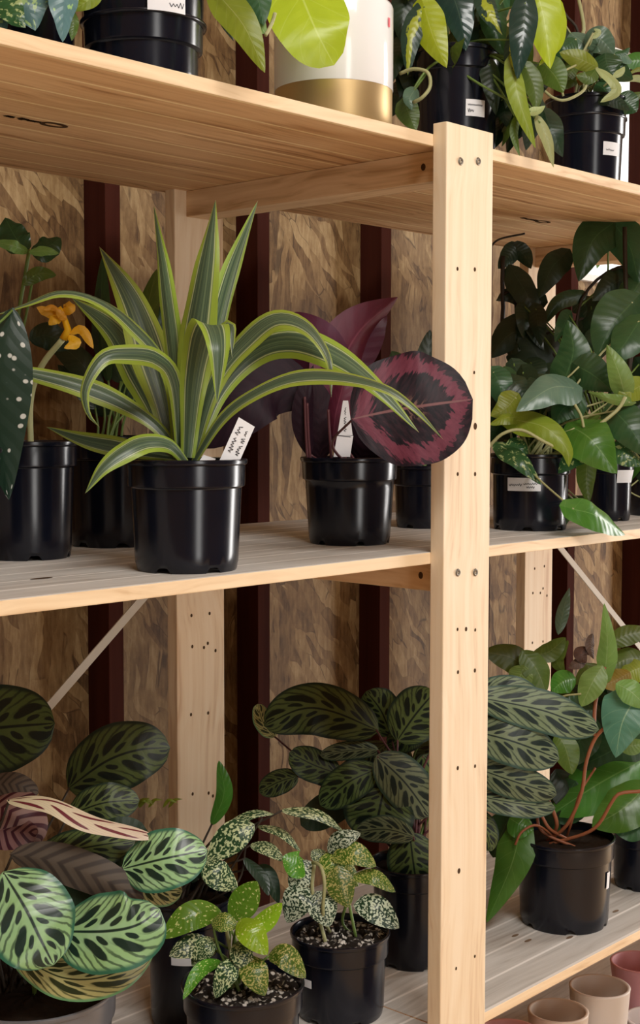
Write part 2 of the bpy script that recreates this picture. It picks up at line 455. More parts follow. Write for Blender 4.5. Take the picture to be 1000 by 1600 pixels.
# ------------------------------------------------------------------ pots
def pot(plant, c, rb, rt, h, mat=BLACK, rim=.028, step=.003, soil=SOIL, soildrop=.012, notch=True, fill=True, na=0.):
    zr = h-rim; r1 = rb + (rt-step-rb)*zr/h
    prof_ = [(0.0, .004), (rb*.8, .004), (rb-.004, .003), (rb-.001, .000), (rb, .002), (rb+.0008, .007), (rb+.0012, .0085)]
    for k in range(1, 7): prof_.append((rb+.0012+(r1-rb-.0012)*k/7, .0085+(zr-.0085)*k/7))
    prof_ += [(r1, zr-.001), (r1+.0008, zr), (r1+step, zr+.001), (r1+step+.0004, zr+.003), (rt-.001, h-.006), (rt+.0008, h-.005), (rt+.0014, h-.003), (rt+.0012, h-.0008), (rt, h), (rt-.0018, h-.0006), (rt-.003, h-.004), (rt-.0045, h-soildrop-.012)]
    def nt(i, a):
        if notch and 2 <= i <= 5:
            q = ((a-na) % (PI/3))
            if q < .22: return .0055 if i < 5 else .002
        return 0
    v, f = lathe(prof_, c, 72, nt)
    o = link('pot', v, f, mat, plant, auto=math.radians(35))
    if fill:
        rs = rt-.003 - .001
        sv, sf = [], []
        rings, seg = 14, 40
        for i in range(rings+1):
            r = rs*i/rings
            for j in range(seg):
                a = 2*PI*j/seg
                z = h-soildrop + (rnd.random()-.5)*(.004 if soil is SOIL else .008)*(i < rings) + .003*(1-(i/rings)**2)
                sv.append(Vector((c[0]+r*math.cos(a), c[1]+r*math.sin(a), c[2]+z)))
        for i in range(rings):
            for j in range(seg):
                k = (j+1) % seg; sf.append([i*seg+j, (i+1)*seg+j, (i+1)*seg+k, i*seg+k])
        link('soil', sv, sf, soil, plant, smooth=(soil is SOIL))
    return o
def scribble(x0, x1, y0, y1, words, seed):
    """pen strokes of unreadable handwriting in a unit frame: list of polylines"""
    r = random.Random(seed); out = []; n = sum(words)+len(words)-1; x = x0; dx = (x1-x0)/n
    for w in words:
        pl = []
        for k in range(w*2+1):
            pl.append((x+dx*k*.5, y0 + (y1-y0)*(r.uniform(0, .3) if k % 2 else r.uniform(.6, 1))))
        out.append(pl); x += dx*(w+1)
    return out
def marks(part, lines, frame, thick, mat=INK, name='writing'):
    """frame(x,y)-> (point, normal)"""
    V, Fc = [], []
    for pl in lines:
        for (xa, ya), (xb, yb) in zip(pl, pl[1:]):
            pa, n = frame(xa, ya); pb, _ = frame(xb, yb); t = pb-pa
            if t.length < 1e-6: continue
            s = t.cross(n).normalized()*thick*.5; q = len(V)
            V += [pa-s+n*.0003, pb-s+n*.0003, pb+s+n*.0003, pa+s+n*.0003]; Fc.append([q, q+1, q+2, q+3])
    return sub(name, V, Fc, mat, part, smooth=False)
def sticker(plant, c, rfun, ang, wa, z0, z1, lines=None, tilt=0., name='pot_sticker', mat=PAPER, thick=.0007):
    def fr(x, y):
        a = ang + wa*(x-.5); z = z0+(z1-z0)*y + tilt*(x-.5); r = rfun(z)+.0006
        n = Vector((math.cos(a), math.sin(a), 0))
        return Vector((c[0], c[1], c[2]+z)) + n*r, n
    V, Fc = [], []; N = 10
    for i in range(N+1):
        for y in (0, 1): V.append(fr(i/N, y)[0])
    for i in range(N): Fc.append([2*i, 2*i+2, 2*i+3, 2*i+1])
    o = link(name, V, Fc, mat, plant)
    if lines: marks(o, lines, fr, thick)
    return o
def tag(plant, P4, lines=None, name='plant_label', thick=.0008):
    """P4: bottom-left, bottom-right, top-right, top-left; a thin plastic stake label"""
    P4 = [Vector(p) for p in P4]; n = (P4[1]-P4[0]).cross(P4[3]-P4[0]).normalized()
    if n.dot(CAM-P4[0]) < 0: n = -n
    V = [p+n*.0004 for p in P4] + [p-n*.0004 for p in P4]
    Fc = [[0, 1, 2, 3], [7, 6, 5, 4]] + [[i, i+4, (i+1) % 4+4, (i+1) % 4] for i in range(4)]
    o = link(name, V, Fc, PAPER, plant, smooth=False)
    if lines:
        def fr(x, y):
            a = P4[0].lerp(P4[1], x); b = P4[3].lerp(P4[2], x); return a.lerp(b, y)+n*.0005, n
        marks(o, lines, fr, thick)
    return o

# ================================================================== the shed
struct(box('wall_back', (-3.2, 1.225, .62, .66, FLOOR, CZ), OSB, None, 0))
for nm, b in (('wall_back', (1.225, 1.80, .62, .66, FLOOR, .455)), ('wall_back', (1.225, 1.80, .62, .66, .945, CZ)), ('wall_back', (1.80, 3.25, .62, .66, FLOOR, CZ))):
    struct(box(nm, b, OSB, None, 0))
struct(box('floor', (-3.2, 3.25, -3.65, .66, FLOOR-.05, FLOOR), FLR, None, 0))
struct(box('ceiling', (-3.2, 3.25, -3.65, .66, CZ, CZ+.05), CEIL, None, 0))
for nm, b in (('added_wall_right', (3.2, 3.25, -3.6, -1.7, FLOOR, CZ)), ('added_wall_right', (3.2, 3.25, -.4, .66, FLOOR, CZ)), ('added_wall_right', (3.2, 3.25, -1.7, -.4, 1.0, CZ)),  # unseen right and front walls, added so sky light enters only by openings
              ('added_wall_front', (-3.2, -1.9, -3.65, -3.6, FLOOR, CZ)), ('added_wall_front', (-.9, 3.25, -3.65, -3.6, FLOOR, CZ)), ('added_wall_front', (-1.9, -.9, -3.65, -3.6, 1.0, CZ))):  # front doorway narrowed to cut the fill light
    struct(box(nm, b, OSB, None, 0))
struct(box('wall_left', (-3.25, -3.2, -3.6, .66, FLOOR, CZ), OSB, None, 0))
k = 1
for i in range(-9, 11):
    x = .3*i - .008
    z0 = FLOOR
    struct(box('trim_%d' % k, (x, x+.027, .572, .62, z0, CZ), STUD, None, .001)); k += 1
# window frame and glass
wf = struct(box('window_1', (1.225, 1.80, .625, .632, .455, .945), (lambda M: M.col((.95, .97, .97), .03, .5).m)(Mat('window_glass')), None, 0))
gm = wf.data.materials[0].node_tree.nodes['Principled BSDF']; gm.inputs['Transmission Weight'].default_value = 1.; gm.inputs['IOR'].default_value = 1.03
FRM = plain('window_frame_paint', (.8, .78, .74), .5)
for nm, b in (('window_sill', (1.225, 1.80, .606, .655, .445, .459)), ('window_head', (1.225, 1.80, .61, .65, .935, .949))):
    link(nm, *boxv(*b, .001), FRM, wf, base=Vector(), smooth=False)

# ================================================================== shelving unit
unit = thing('shelving_unit', 'bare pine shelving unit with screwed posts and slatted boards full of potted plants', 'shelf')
XM = W/2
def shelf(z, label, x0=-1.9, x1=2.2):
    for a, b in ((x0, XM-.0008), (XM+.0008, x1)):
        o = box('shelf_board', (a, b, 0, .468, z-TH, z), PINE_X, unit, .0012)
        o.data.materials.append(PINE_TOP); o.data.materials.append(PINE_EDGE)
        for p in o.data.polygons:
            if p.normal.z > .9: p.material_index = 1
            elif p.normal.y < -.6: p.material_index = 2
for z in (ZT, ZM, ZB, ZL): shelf(z, '')
ZP = ZT+.0115
def screwmesh(c):
    V, Fc = lathe([(0, 0), (.0012, -.0004), (.0016, .0004), (.0036, .0014), (.0046, .0002)], (0, 0, 0), 18)
    return [Vector((c[0]+p.x, c[1]-p.z, c[2]+p.y)) for p in V], Fc
def hole(c, r=.0022, sy=1.3, parent=None, mat=HOLE):
    V = [Vector((c[0]+r*math.cos(a), c[1], c[2]+r*sy*math.sin(a))) for a in [2*PI*i/14 for i in range(14)]]
    V2 = [Vector((v.x, v.y+.0005, v.z)) for v in V]
    return sub('drilled_hole', V+V2, [list(range(14))]+[[i, (i+1) % 14, 14+(i+1) % 14, 14+i] for i in range(14)], mat, parent, smooth=False)
pf = box('post', (0, W, -T, 0, FLOOR, ZP), PINE_Z, unit, .0012)
for x, z in ((.026, .4425), (.0595, .447), (.027, -.024), (.061, -.0265)):
    v, f = screwmesh((x, -T-.0002, z)); sub('screw', v, f, SCREW, pf)
for x, z, r in ((.022, .322, .0018), (.055, .324, .002), (.0555, .206, .0016), (.0255, .0895, .0018), (.059, .0885, .002), (.0275, -.09, .0016), (.044, -.0915, .0021), (.062, -.0945, .0016), (.029, -.14, .0018), (.062, -.1425, .002), (.030, -.253, .002), (.064, -.257, .0018), (.034, -.376, .0026), (.067, -.488, .0016), (.030, -.492, .0016), (.0585, .144, .0032)):
    hole((x, -T-.0003, z), r, 1.25, pf)
XB2 = .8365
for X in (0, XB2):
    pb = box('post', (X, X+W, DB, DB+T, FLOOR, ZP), PINE_Z, unit, .0012)
    for z in (-.115, -.16, -.255, -.37, -.51):
        for dx in (.028, .060):
            hole((X+dx+rnd.uniform(-.003, .003), DB-.0003, z+rnd.uniform(-.004, .004)), .0019, 1.3, pb)
    for dx, z in ((.050, -.165), (.072, -.172), (.066, -.378)): hole((X+dx, DB-.0003, z), .0019, 1.3, pb)
box('post', (XB2, XB2+W, -T, 0, FLOOR, ZP), PINE_Z, unit, .0012)
for X in (.021, XB2+.021):
    for z in (ZT, ZM, ZB, ZL):
        cb = box('crossbeam', (X, X+.044, .0004, DB, z-TH-.0345, z-TH-.0003), PINE_Y, unit, .001)
        if X < .1 and z > -.1:
            c = (X-.0004, .030, z-TH-.017)
            V = [Vector((c[0], c[1]+.0034*math.cos(a), c[2]+.0042*math.sin(a))) for a in [2*PI*i/14 for i in range(14)]]
            sub('drilled_hole', V, [list(range(14))], HOLE, cb, smooth=False)
def strap(a, b):
    a, b = Vector(a), Vector(b); d = (b-a).normalized(); s = Vector((0, 1, 0)).cross(d)*.006
    V = [a-s, b-s, b+s, a+s]; V += [p+Vector((0, .0016, 0)) for p in V]
    link('brace_strap', V, [[0, 1, 2, 3], [7, 6, 5, 4]]+[[i, i+4, (i+1) % 4+4, (i+1) % 4] for i in range(4)], STRAP, unit, smooth=False)
strap((.045, DB-.004, -.0), (-.80, DB-.004, -.67)); strap((.835, DB-.004, -.003), (1.62, DB-.004, -.585))
# burnt brand marks under the top shelf
ub = [o for o in unit.children if o.name.startswith('shelf_board')]
def stamp(board, x, y, sx, sy, z, seed):
    def fr(a, b): return Vector((x+sx*a, y+sy*b, z)), Vector((0, 0, -1))
    ln = scribble(0, .55, .25, .8, (2, 5), seed)
    marks(board, ln, fr, sy*.22, HOLE, 'stamped_mark')
    E1 = [Vector((x+sx*(.78+.22*math.cos(a)), y+sy*(.5+.5*math.sin(a)), z-.0003)) for a in [2*PI*i/28 for i in range(28)]]
    E2 = [Vector((x+sx*(.78+.14*math.cos(a)), y+sy*(.5+.2*math.sin(a)), z-.0003)) for a in [2*PI*i/28 for i in range(28)]]
    sub('stamped_mark', E1+E2, [[i, (i+1) % 28, 28+(i+1) % 28, 28+i] for i in range(28)], HOLE, board, smooth=False)
a = PZ(5, 181, ZT-TH); b = PZ(108, 198, ZT-TH)
stamp(ub[0], a.x, (a.y+b.y)/2-.010, b.x-a.x, .020, ZT-TH-.0002, 3)
a = PZ(806, 341, ZT-TH); b = PZ(866, 347, ZT-TH)
stamp(ub[1], a.x, (a.y+b.y)/2-.010, b.x-a.x, .020, ZT-TH-.0002, 4)
# knot slot on the middle shelf
a = PZ(65, 904, ZM)
V = [Vector((a.x+.013*math.cos(q), a.y+.004*math.sin(q), .0004)) for q in [2*PI*i/16 for i in range(16)]]
sub('drilled_hole', V, [list(range(16))], HOLE, ub[2], smooth=False)
for px, py in ((805, 1462), (890, 1465), (825, 1470), (962, 1424)):
    a = PZ(px, py, ZB)
    V = [Vector((a.x+.008*math.cos(q), a.y+.003*math.sin(q), ZB+.0004)) for q in [2*PI*i/16 for i in range(16)]]
    sub('wood_knot', V, [list(range(16))], plain('knot', (.2, .13, .08), .7), ub[5], smooth=False)

# ================================================================== plants
GT, GM, GB = 'potted plants on the top shelf', 'potted plants on the middle shelf', 'potted plants on the bottom shelf'
def base_at(px, Y, z):
    """pot centre on the shelf z, Y deep behind the shelf edge, in the column px"""
    y = 800
    for _ in range(6):
        P = PY(px, y, Y); e = Vector((P.x, P.y, z)); dd = e-CAM; y = 800 - FPX*dd.dot(Uv)/dd.dot(Fv)
    return Vector((P.x, Y, z))
def plant(name, label, cat, px, Y, z, rb, rt, h, group, **k):
    c = base_at(px, Y, z)
    t = thing(name, label, cat, c, group)
    t['_px'] = 0; del t['_px']
    pot(t, c, rb, rt, h, **k)
    return t, c, depth(c)
def top(c, h, spread=.012, drop=.012):
    return Vector((c.x+rnd.uniform(-spread, spread), c.y+rnd.uniform(-spread, spread), c.z+h-drop))
def filler(t, n, xr, yr, d0, dr, mats, w=(30, 50), ln=(45, 80), shape='heart', pet=None, ang=(60, 120), petmat=None, seed=1):
    r = random.Random(seed)
    for i in range(n):
        x = r.uniform(*xr); y = r.uniform(*yr); a = math.radians(r.uniform(*ang)); L = r.uniform(*ln); d = r.uniform(*dr)
        dx, dy = L*math.cos(a), L*math.sin(a)
        leaf(t, [(x, y, d), (x+dx*.5, y+dy*.45, d-.015), (x+dx, y+dy, d-.005)], r.uniform(*w), r.choice(mats), d0, shape, roll=r.uniform(-45, 45), pet=pet, petmat=petmat, up=r.uniform(0, .7))
rfun = lambda rb, rt, h, rim=.028, step=.003: (lambda z: (rb + (rt-step-rb)*z/h + .0012) if z < h-rim else rt+.0008)
CAMANG = math.atan2(-.67, -.74)     # direction from a pot towards the camera

# ---- middle shelf: dracaena
h = .112
t, c, d = plant('potted_dracaena', 'lime-edged strappy dracaena in front black pot on middle shelf', 'potted plant', 292, .07, ZM, .051, .0605, h, GM, na=.25)
D = d
def dl(pts, w, **k):
    k.setdefault('fold', .3); k.setdefault('shape', 'strap'); k.setdefault('nv', 40); k.setdefault('wave', .07); k.setdefault('up', rnd.uniform(-.1, .6))
    if not isinstance(k.get('roll', 0), tuple): k['roll'] = (k.get('roll', 0)+rnd.uniform(-22, 22), k.get('roll', 0)+rnd.uniform(-22, 22))
    leaf(t, pts, w, L_DRAC, D, **k)
dl([(285, 715, .02), (270, 560, .025), (255, 430, .03), (240, 320, .04)], 40, roll=25)
dl([(308, 715, .02), (332, 560, .03), (362, 430, .04), (403, 313, .045)], 50, roll=-35)
dl([(292, 715, .0), (299, 560, .0), (318, 430, .0), (337, 311, .01)], 66, roll=8)
dl([(275, 715, .02), (250, 600, .05), (212, 480, .08), (155, 385, .10)], 70, roll=-15)
dl([(275, 715, .03), (235, 620, .07), (180, 520, .10), (112, 465, .12)], 64, roll=20)
dl([(278, 715, 0), (262, 580, -.0), (205, 505, -.01), (150, 466, -.02), (95, 455, -.03), (40, 475, -.04), (-30, 500, -.05)], 38, roll=-42)
dl([(282, 715, -.01), (274, 600, -.03), (246, 560, -.05), (200, 552, -.07), (160, 560, -.085), (133, 605, -.095), (137, 645, -.095), (156, 668, -.09)], 35, roll=-30)
dl([(285, 718, 0), (245, 665, -.0), (190, 628, -.0), (130, 603, -.01), (60, 585, -.02), (-30, 570, -.03)], 40, roll=-25)
dl([(275, 715, .0), (200, 702, .02), (130, 688, .03), (72, 667, .04)], 34, roll=20)
dl([(293, 724, -.03), (266, 694, -.055), (228, 690, -.07), (195, 704, -.085), (160, 732, -.095), (133, 771, -.10)], 42, roll=-20)
dl([(300, 715, .03), (322, 600, .03), (346, 522, .03), (361, 512, .02), (363, 560, .01)], 34, roll=0)
dl([(293, 715, -.02), (302, 600, -.03), (316, 528, -.045), (331, 508, -.065), (341, 545, -.09), (339, 632, -.085)], 58, roll=(0, 12), fold=.2, side=Rv)
dl([(300, 715, 0), (335, 595, .01), (385, 530, .01), (432, 497, .0), (480, 510, -.01), (514, 560, -.02), (518, 622, -.02)], 44, roll=28)
dl([(300, 715, 0), (340, 610, .02), (395, 550, .03), (455, 532, .02), (525, 556, .0), (590, 605, -.02), (655, 676, -.03)], 56, roll=25)
dl([(302, 722, 0), (345, 655, -.01), (390, 618, -.02), (455, 590, -.03), (525, 587, -.04), (600, 605, -.055), (650, 640, -.06), (693, 687, -.06)], 32, roll=30)
tag(t, [PD(340, 726, D-.035), PD(372, 726, D-.03), PD(398, 667, D-.02), PD(373, 652, D-.025)],
    [[(.14+.30*y0, x0) for x0, y0 in pl] for pl in scribble(.28, .86, 0, 1, (5, 3), 11)] + [[(.58+.28*y0, x0) for x0, y0 in pl] for pl in scribble(.22, .82, 0, 1, (4, 2, 2), 12)], thick=.0006)
tag(t, [PD(309, 724, D-.01), PD(332, 724, D-.01), PD(337, 717, D-.005), PD(318, 711, D-.005)])

# ---- middle shelf: rose painted calathea
h = .106
t, c, d = plant('potted_calathea', 'maroon-leaved calathea with a round dark leaf leaning over the wooden post', 'potted plant', 546, .15, ZM, .049, .0595, h, GM, na=.9)
D = d; tp = lambda: top(c, h)
leaf(t, [(548, 655, 0, .02), (610, 642, 0, -.01), (675, 632, 0, -.045), (739, 624, 0, -.07)], 184, L_ROSE, D, 'ellipse', roll=8, fold=.10, wave=.05, up=.1, pet=tp(), petmat=STEM_M, nu=21, nv=34)
leaf(t, [(522, 665, .0), (528, 590, .0), (560, 520, .01), (622, 464, .03)], 96, L_PURPLE, D, 'lance', roll=-30, fold=.35, up=0, pet=tp(), petmat=STEM_M)
leaf(t, [(516, 660, .01), (505, 600, .0), (488, 540, -.01), (452, 488, .0)], 104, L_PURPLE, D, 'oval', roll=18, fold=.25, wave=.05, up=0, pet=tp(), petmat=STEM_M)
leaf(t, [(500, 600, .02), (545, 560, .03), (585, 500, .03), (600, 480, .04)], 70, L_PURPLE, D, 'oval', roll=20, fold=.2, up=0, pet=tp(), petmat=STEM_M)
leaf(t, [(490, 620, -.01), (430, 600, -.02), (370, 625, -.04), (295, 690, -.03)], 116, L_DKPUR, D, 'ellipse', roll=-10, fold=.12, wave=.06, up=.1, pet=tp(), petmat=STEM_M)
leaf(t, [(520, 700, -.02), (524, 650, -.03), (536, 600, -.03), (540, 560, -.02)], 44, L_PURPLE, D, 'lance', roll=25, fold=.5, up=0, pet=tp(), petmat=STEM_M)
leaf(t, [(485, 715, -.02), (478, 660, -.03), (480, 610, -.03), (490, 570, -.02)], 40, L_DKPUR, D, 'lance', roll=-25, fold=.5, up=0, pet=tp(), petmat=STEM_M)
leaf(t, [(500, 720, -.01), (500, 670, -.02), (490, 620, -.02), (470, 580, -.02)], 60, L_DKPUR, D, 'oval', fold=.2, up=0, pet=tp(), petmat=STEM_M)
leaf(t, [(560, 720, .02), (575, 690, .0), (600, 670, .0), (640, 660, .0)], 90, L_DKPUR, D, 'oval', fold=.2, up=0, pet=tp(), petmat=STEM_M)
for a, b in ((482, 630), (478, 620), (515, 640)):
    stem(t, [(a+3, 722, -.03), (a, 680, -.035), (a-2, b, -.035)], .0018, STEM_M, D)
q = [PD(521, 713, D-.02), PD(547, 713, D-.02), PD(553, 681, D-.022), PD(546, 668, D-.022)]
tag(t, [PD(521, 714, D-.05), PD(547, 714, D-.05), PD(552, 681, D-.05), PD(527, 679, D-.05)], [[(.05, .96), (.85, .94)]], thick=.0007)
tag(t, [PD(527, 680, D-.0505), PD(551, 680, D-.0505), PD(544, 626, D-.05), PD(536, 626, D-.05)],
    [[(.35+.3*y0, x0) for x0, y0 in pl] for pl in scribble(.1, .8, 0, 1, (6, 3), 21)], thick=.0006)

# ---- middle shelf: pot behind
t, c, d = plant('potted_plant', 'dark green plant in a black pot half hidden behind the front post', 'potted plant', 664, .24, ZM, .040, .047, .088, GM)
for P, w, m in (([(660, 640, .0), (640, 590, 0), (612, 548, .01)], 60, L_POTH), ([(668, 640), (668, 580, 0), (672, 515, .01)], 44, L_DARK), ([(672, 650), (700, 600), (720, 560)], 60, L_DARK)):
    leaf(t, P, w, m, d, 'oval', pet=top(c, .088), roll=-15)

# ---- middle shelf left: begonia, flowering plant, back plant
h = .125
t, c, d = plant('potted_begonia', 'white-spotted dark begonia at left end of middle shelf', 'potted plant', -95, .16, ZM, .050, .058, h, GM)
leaf(t, [(20, 480, .06), (6, 560, .05), (0, 660, .05), (14, 782, .06)], 96, L_BEG, d, 'lance', roll=-12, fold=.1, up=0, pet=top(c, h), nu=17, nv=34)
leaf(t, [(-30, 470, .05), (-70, 560, .03), (-90, 700, .03)], 90, L_BEG, d, 'lance', roll=10, fold=.1, pet=top(c, h))
h = .128
t, c, d = plant('potted_flowering_plant', 'toothed-leaved plant with one yellow flower in pot at left of middle shelf', 'potted plant', 42, .29, ZM, .0475, .0565, h, GM)
for P, w, m in (([(45, 392, .03), (25, 372, .03), (8, 340, .04)], 48, L_POTH), ([(48, 390, .02), (70, 388, .02), (95, 372, .03)], 42, L_POTH), ([(45, 394, .02), (20, 384, .0), (-10, 378, .0)], 20, L_LGREEN), ([(45, 394, .0), (70, 392, -.01), (92, 396, -.01)], 16, L_LGREEN), ([(35, 445, .0), (60, 428, 0), (88, 430, 0)], 24, L_OLIVE), ([(45, 530, .03), (75, 525, .03), (110, 545, .03)], 44, L_DARK)):
    leaf(t, P, w, m, d, 'oval', wave=.18, roll=rnd.uniform(-15, 15))
stem(t, [c+Vector((-.01, 0, h-.015)), (20, 600, .02), (28, 500, .02), (46, 390, .02)], .0022, STEM_G, d)
stem(t, [c+Vector((-.01, .01, h-.015)), (30, 560, .02), (45, 470, .02), (52, 430, .0)], .0016, STEM_G, d)
fs = stem(t, [c+Vector((.0, -.01, h-.015)), (48, 625, .0), (65, 572, -.01), (98, 530, -.02)], .0035, STEM_P, d, 'flower_stem')
fl = link('flower', *tube([PD(99, 530, d-.02), PD(106, 515, d-.022), PD(98, 490, d-.024), PD(92, 480, d-.026)], .0045, 10, .0025), L_PETAL, t)
def petal(pts, w):
    o = leaf(t, pts, w, L_PETAL, d, 'oval', wave=.2, fold=.3, name='petal', nu=9, nv=12)
    o.parent = fl
for P, w in (([(96, 492, -.025), (75, 487, -.03), (57, 480, -.035)], 18), ([(96, 492, -.025), (84, 500, -.035), (76, 508, -.035)], 18), ([(97, 490, -.025), (108, 480, -.03), (108, 470, -.02)], 20), ([(94, 488, -.03), (82, 480, -.035), (66, 484, -.045)], 10), ([(104, 500, -.03), (96, 492, -.035), (88, 484, -.04)], 14)):
    petal(P, w)
for P, w, m in (([(108, 522, -.02), (128, 515, -.02), (146, 545, -.025)], 16, 0), ([(106, 524, -.02), (118, 535, -.025), (100, 544, -.03)], 18, 0)):
    petal(P, w)
h = .132
t, c, d = plant('potted_leafy_plant', 'shaded green plant in black pot behind the lime-edged dracaena', 'potted plant', 176, .34, ZM, .049, .057, h, GM)
for P, w, m in (([(190, 600), (170, 540), (155, 450)], 50, L_DARK), ([(200, 590), (225, 500), (245, 420)], 44, L_OLIVE), ([(160, 610), (120, 560), (70, 525)], 46, L_DARK), ([(190, 600), (215, 560), (262, 470)], 36, L_POTH), ([(210, 620), (235, 590), (262, 540)], 36, L_POTH), ([(150, 640), (130, 600), (90, 570)], 44, L_DARK), ([(170, 600), (158, 520), (160, 400)], 34, L_POTH), ([(200, 640), (250, 620), (285, 590)], 44, L_DARK), ([(185, 640), (210, 600), (225, 560)], 44, L_DARK), ([(170, 650), (150, 620), (135, 590)], 44, L_DARK)):
    leaf(t, P, w, m, d, 'oval', roll=rnd.uniform(-30, 30), pet=top(c, h, .02))

# ---- middle shelf right: pothos
h = .105
t, c, d = plant('potted_pothos', 'green pothos in wide black pot with white sticker right of the post', 'potted plant', 828, .113, ZM, .050, .0555, h, GM, na=.4)
D = d; tp = lambda: top(c, h, .025)
sticker(t, c, rfun(.050, .0555, h), CAMANG-.32, .88, .055, .073, scribble(.06, .45, .35, .6, (6,), 31) + scribble(.5, .9, .45, .65, (6,), 32) + scribble(.58, .82, .2, .38, (4,), 33), thick=.0007)
PL = [
 ([(897, 606, -.04), (860, 608, -.07), (806, 643, -.09)], 66, L_SILV, -10), ([(800, 655, -.05), (850, 668, -.08), (884, 700, -.09), (889, 730, -.085)], 48, L_YGREEN, 10),
 ([(782, 697, -.05), (815, 722, -.08), (846, 758, -.08)], 36, L_VARI, 15), ([(800, 690, -.05), (812, 705, -.06), (824, 724, -.06)], 34, L_VARI, 0),
 ([(806, 620, -.04), (790, 638, -.05), (766, 650, -.05)], 44, L_YGREEN, 20), ([(808, 652, -.05), (790, 654, -.06), (764, 664, -.06)], 26, L_YGREEN, -20),
 ([(896, 668, -.05), (925, 690, -.08), (964, 740, -.08)], 84, L_GREEN, 5), ([(912, 702, -.04), (892, 716, -.06), (870, 740, -.05)], 44, L_VARI, -15),
 ([(918, 718, -.02), (916, 750, -.02), (920, 788, -.02)], 32, L_OLIVE, 10), ([(893, 795, 0, -.005), (930, 806, 0, -.02), (977, 836, 0, -.022)], 50, L_GREEN, 10),
 ([(905, 780, .0), (890, 800, 0, .01), (885, 820, 0, .01)], 50, L_POTH, 0), ([(895, 780, .0), (910, 790, -.01), (930, 820, -.01)], 40, L_POTH, 20),
 ([(976, 616, -.05), (966, 580, -.06), (948, 538, -.05)], 38, L_LGREEN, 10), ([(985, 628, -.05), (950, 622, -.07), (918, 612, -.06)], 18, L_LGREEN, 30),
 ([(958, 640, -.04), (985, 670, -.06), (1012, 715, -.06)], 64, L_POTH, 0), ([(955, 700, -.04), (980, 712, -.05), (1010, 728, -.05)], 40, L_VARI, 10),
 ([(880, 600, .0), (896, 550, .0), (887, 500, .01)], 62, L_POTH, 10), ([(903, 572, -.01), (930, 588, -.02), (958, 612, -.02)], 60, L_POTH, -20),
 ([(990, 470, .02), (955, 510, .0), (932, 560, .0)], 80, L_POTH, 15), ([(1000, 500, -.01), (975, 540, -.03), (950, 565, -.03)], 66, L_POTH, -10),
 ([(905, 625, -.03), (880, 640, -.04), (865, 665, -.04)], 50, L_POTH, 0), ([(770, 580, -.02), (780, 600, -.03), (788, 640, -.03)], 46, L_POTH, 0),
 ([(795, 590, -.02), (810, 605, -.03), (830, 640, -.03)], 46, L_DARK, 20), ([(850, 590, -.01), (835, 610, -.03), (815, 640, -.03)], 40, L_DARK, 0),
 ([(940, 650, -.02), (930, 670, -.03), (910, 690, -.03)], 50, L_OLIVE, 0), ([(960, 620, -.02), (985, 640, -.03), (1005, 680, -.03)], 60, L_DARK, 0), ([(1005, 600, -.04), (985, 612, -.05), (962, 625, -.05)], 40, L_YGREEN, 20)]
for P, w, m, r in PL: leaf(t, P, w, m, D, 'heart', roll=r, wave=.05, pet=tp(), petmat=STEM_P, bulge=.08)
filler(t, 22, (770, 900), (560, 690), D, (.0, .05), [L_DARK, L_DARK, L_POTH], pet=c+Vector((0, 0, h-.01)), seed=5)
stem(t, [(762, 700, -.08), (785, 678, -.09), (815, 672, -.09), (850, 690, -.09), (890, 710, -.08)], .0022, STEM_P, D)
stem(t, [(898, 632, -.06), (908, 650, -.06), (912, 668, -.06)], .002, STEM_P, D)
stem(t, [(977, 620, -.06), (965, 640, -.06), (935, 665, -.06), (905, 690, -.04)], .0026, STEM_P, D)
h = .1
t, c, d = plant('potted_pothos', 'climbing pothos on black stakes in narrow stickered pot at right of middle shelf', 'potted plant', 952, .12, ZM, .030, .036, h, GM)
D = d; tp = lambda: top(c, h, .015)
sticker(t, c, rfun(.030, .036, h), CAMANG+.55, .9, .058, .077, scribble(.1, .8, .3, .6, (7,), 41), thick=.0007)
PL = [([(802, 425, .10), (822, 460, .08), (843, 515, .08)], 44, L_DARK, 10), ([(882, 398, .08), (862, 420, .08), (842, 466, .08)], 46, L_DARK, -10), ([(906, 462, .06), (872, 474, .06), (846, 512, .06)], 26, L_POTH, 20),
 ([(958, 348, .05), (925, 378, .03), (904, 440, .03)], 66, L_POTH, 10), ([(962, 352, .05), (986, 390, .03), (998, 445, .03)], 60, L_POTH, -10), ([(905, 470, .08), (915, 480, .07), (922, 500, .06)], 40, L_DARK, 0),
 ([(845, 470, .10), (800, 460, .1), (775, 470, .1)], 40, L_DARK, 0), ([(805, 385, .11), (795, 400, .11), (778, 420, .1)], 30, L_DARK, 20), ([(805, 385, .11), (820, 400, .11), (830, 420, .1)], 28, L_DARK, -20),
 ([(980, 430, .05), (950, 450, .04), (925, 470, .04)], 44, L_DARK, 20), ([(1000, 440, .03), (985, 470, .02), (990, 510, .02)], 50, L_POTH, 0), ([(860, 590, .08), (810, 520, .08), (762, 560, .08)], 90, L_DARK, 0)]
for P, w, m, r in PL: leaf(t, P, w, m, D, 'heart', roll=r, wave=.05, bulge=.08)
stem(t, [c+Vector((0, 0, h-.012)), (925, 600, .06), (870, 560, .08), (845, 520, .09), (842, 470, .09)], .0022, STEM_D, D)
stem(t, [(845, 525, .09), (870, 515, .08), (905, 500, .07), (935, 488, .06), (940, 480, .06)], .0020, STEM_D, D)
stem(t, [c+Vector((.005, 0, h-.012)), (905, 560, .06), (905, 480, .06), (930, 440, .05), (960, 420, .05), (985, 415, .04)], .0024, STEM_D, D)
stem(t, [(905, 480, .06), (945, 440, .06), (950, 400, .05), (948, 360, .05)], .0016, STEM_G, D)
stem(t, [c+Vector((.01, 0, h-.02)), (985, 560, .02), (978, 450, .02), (976, 355, .02)], .0035, STEM_D, D, 'support_stake')
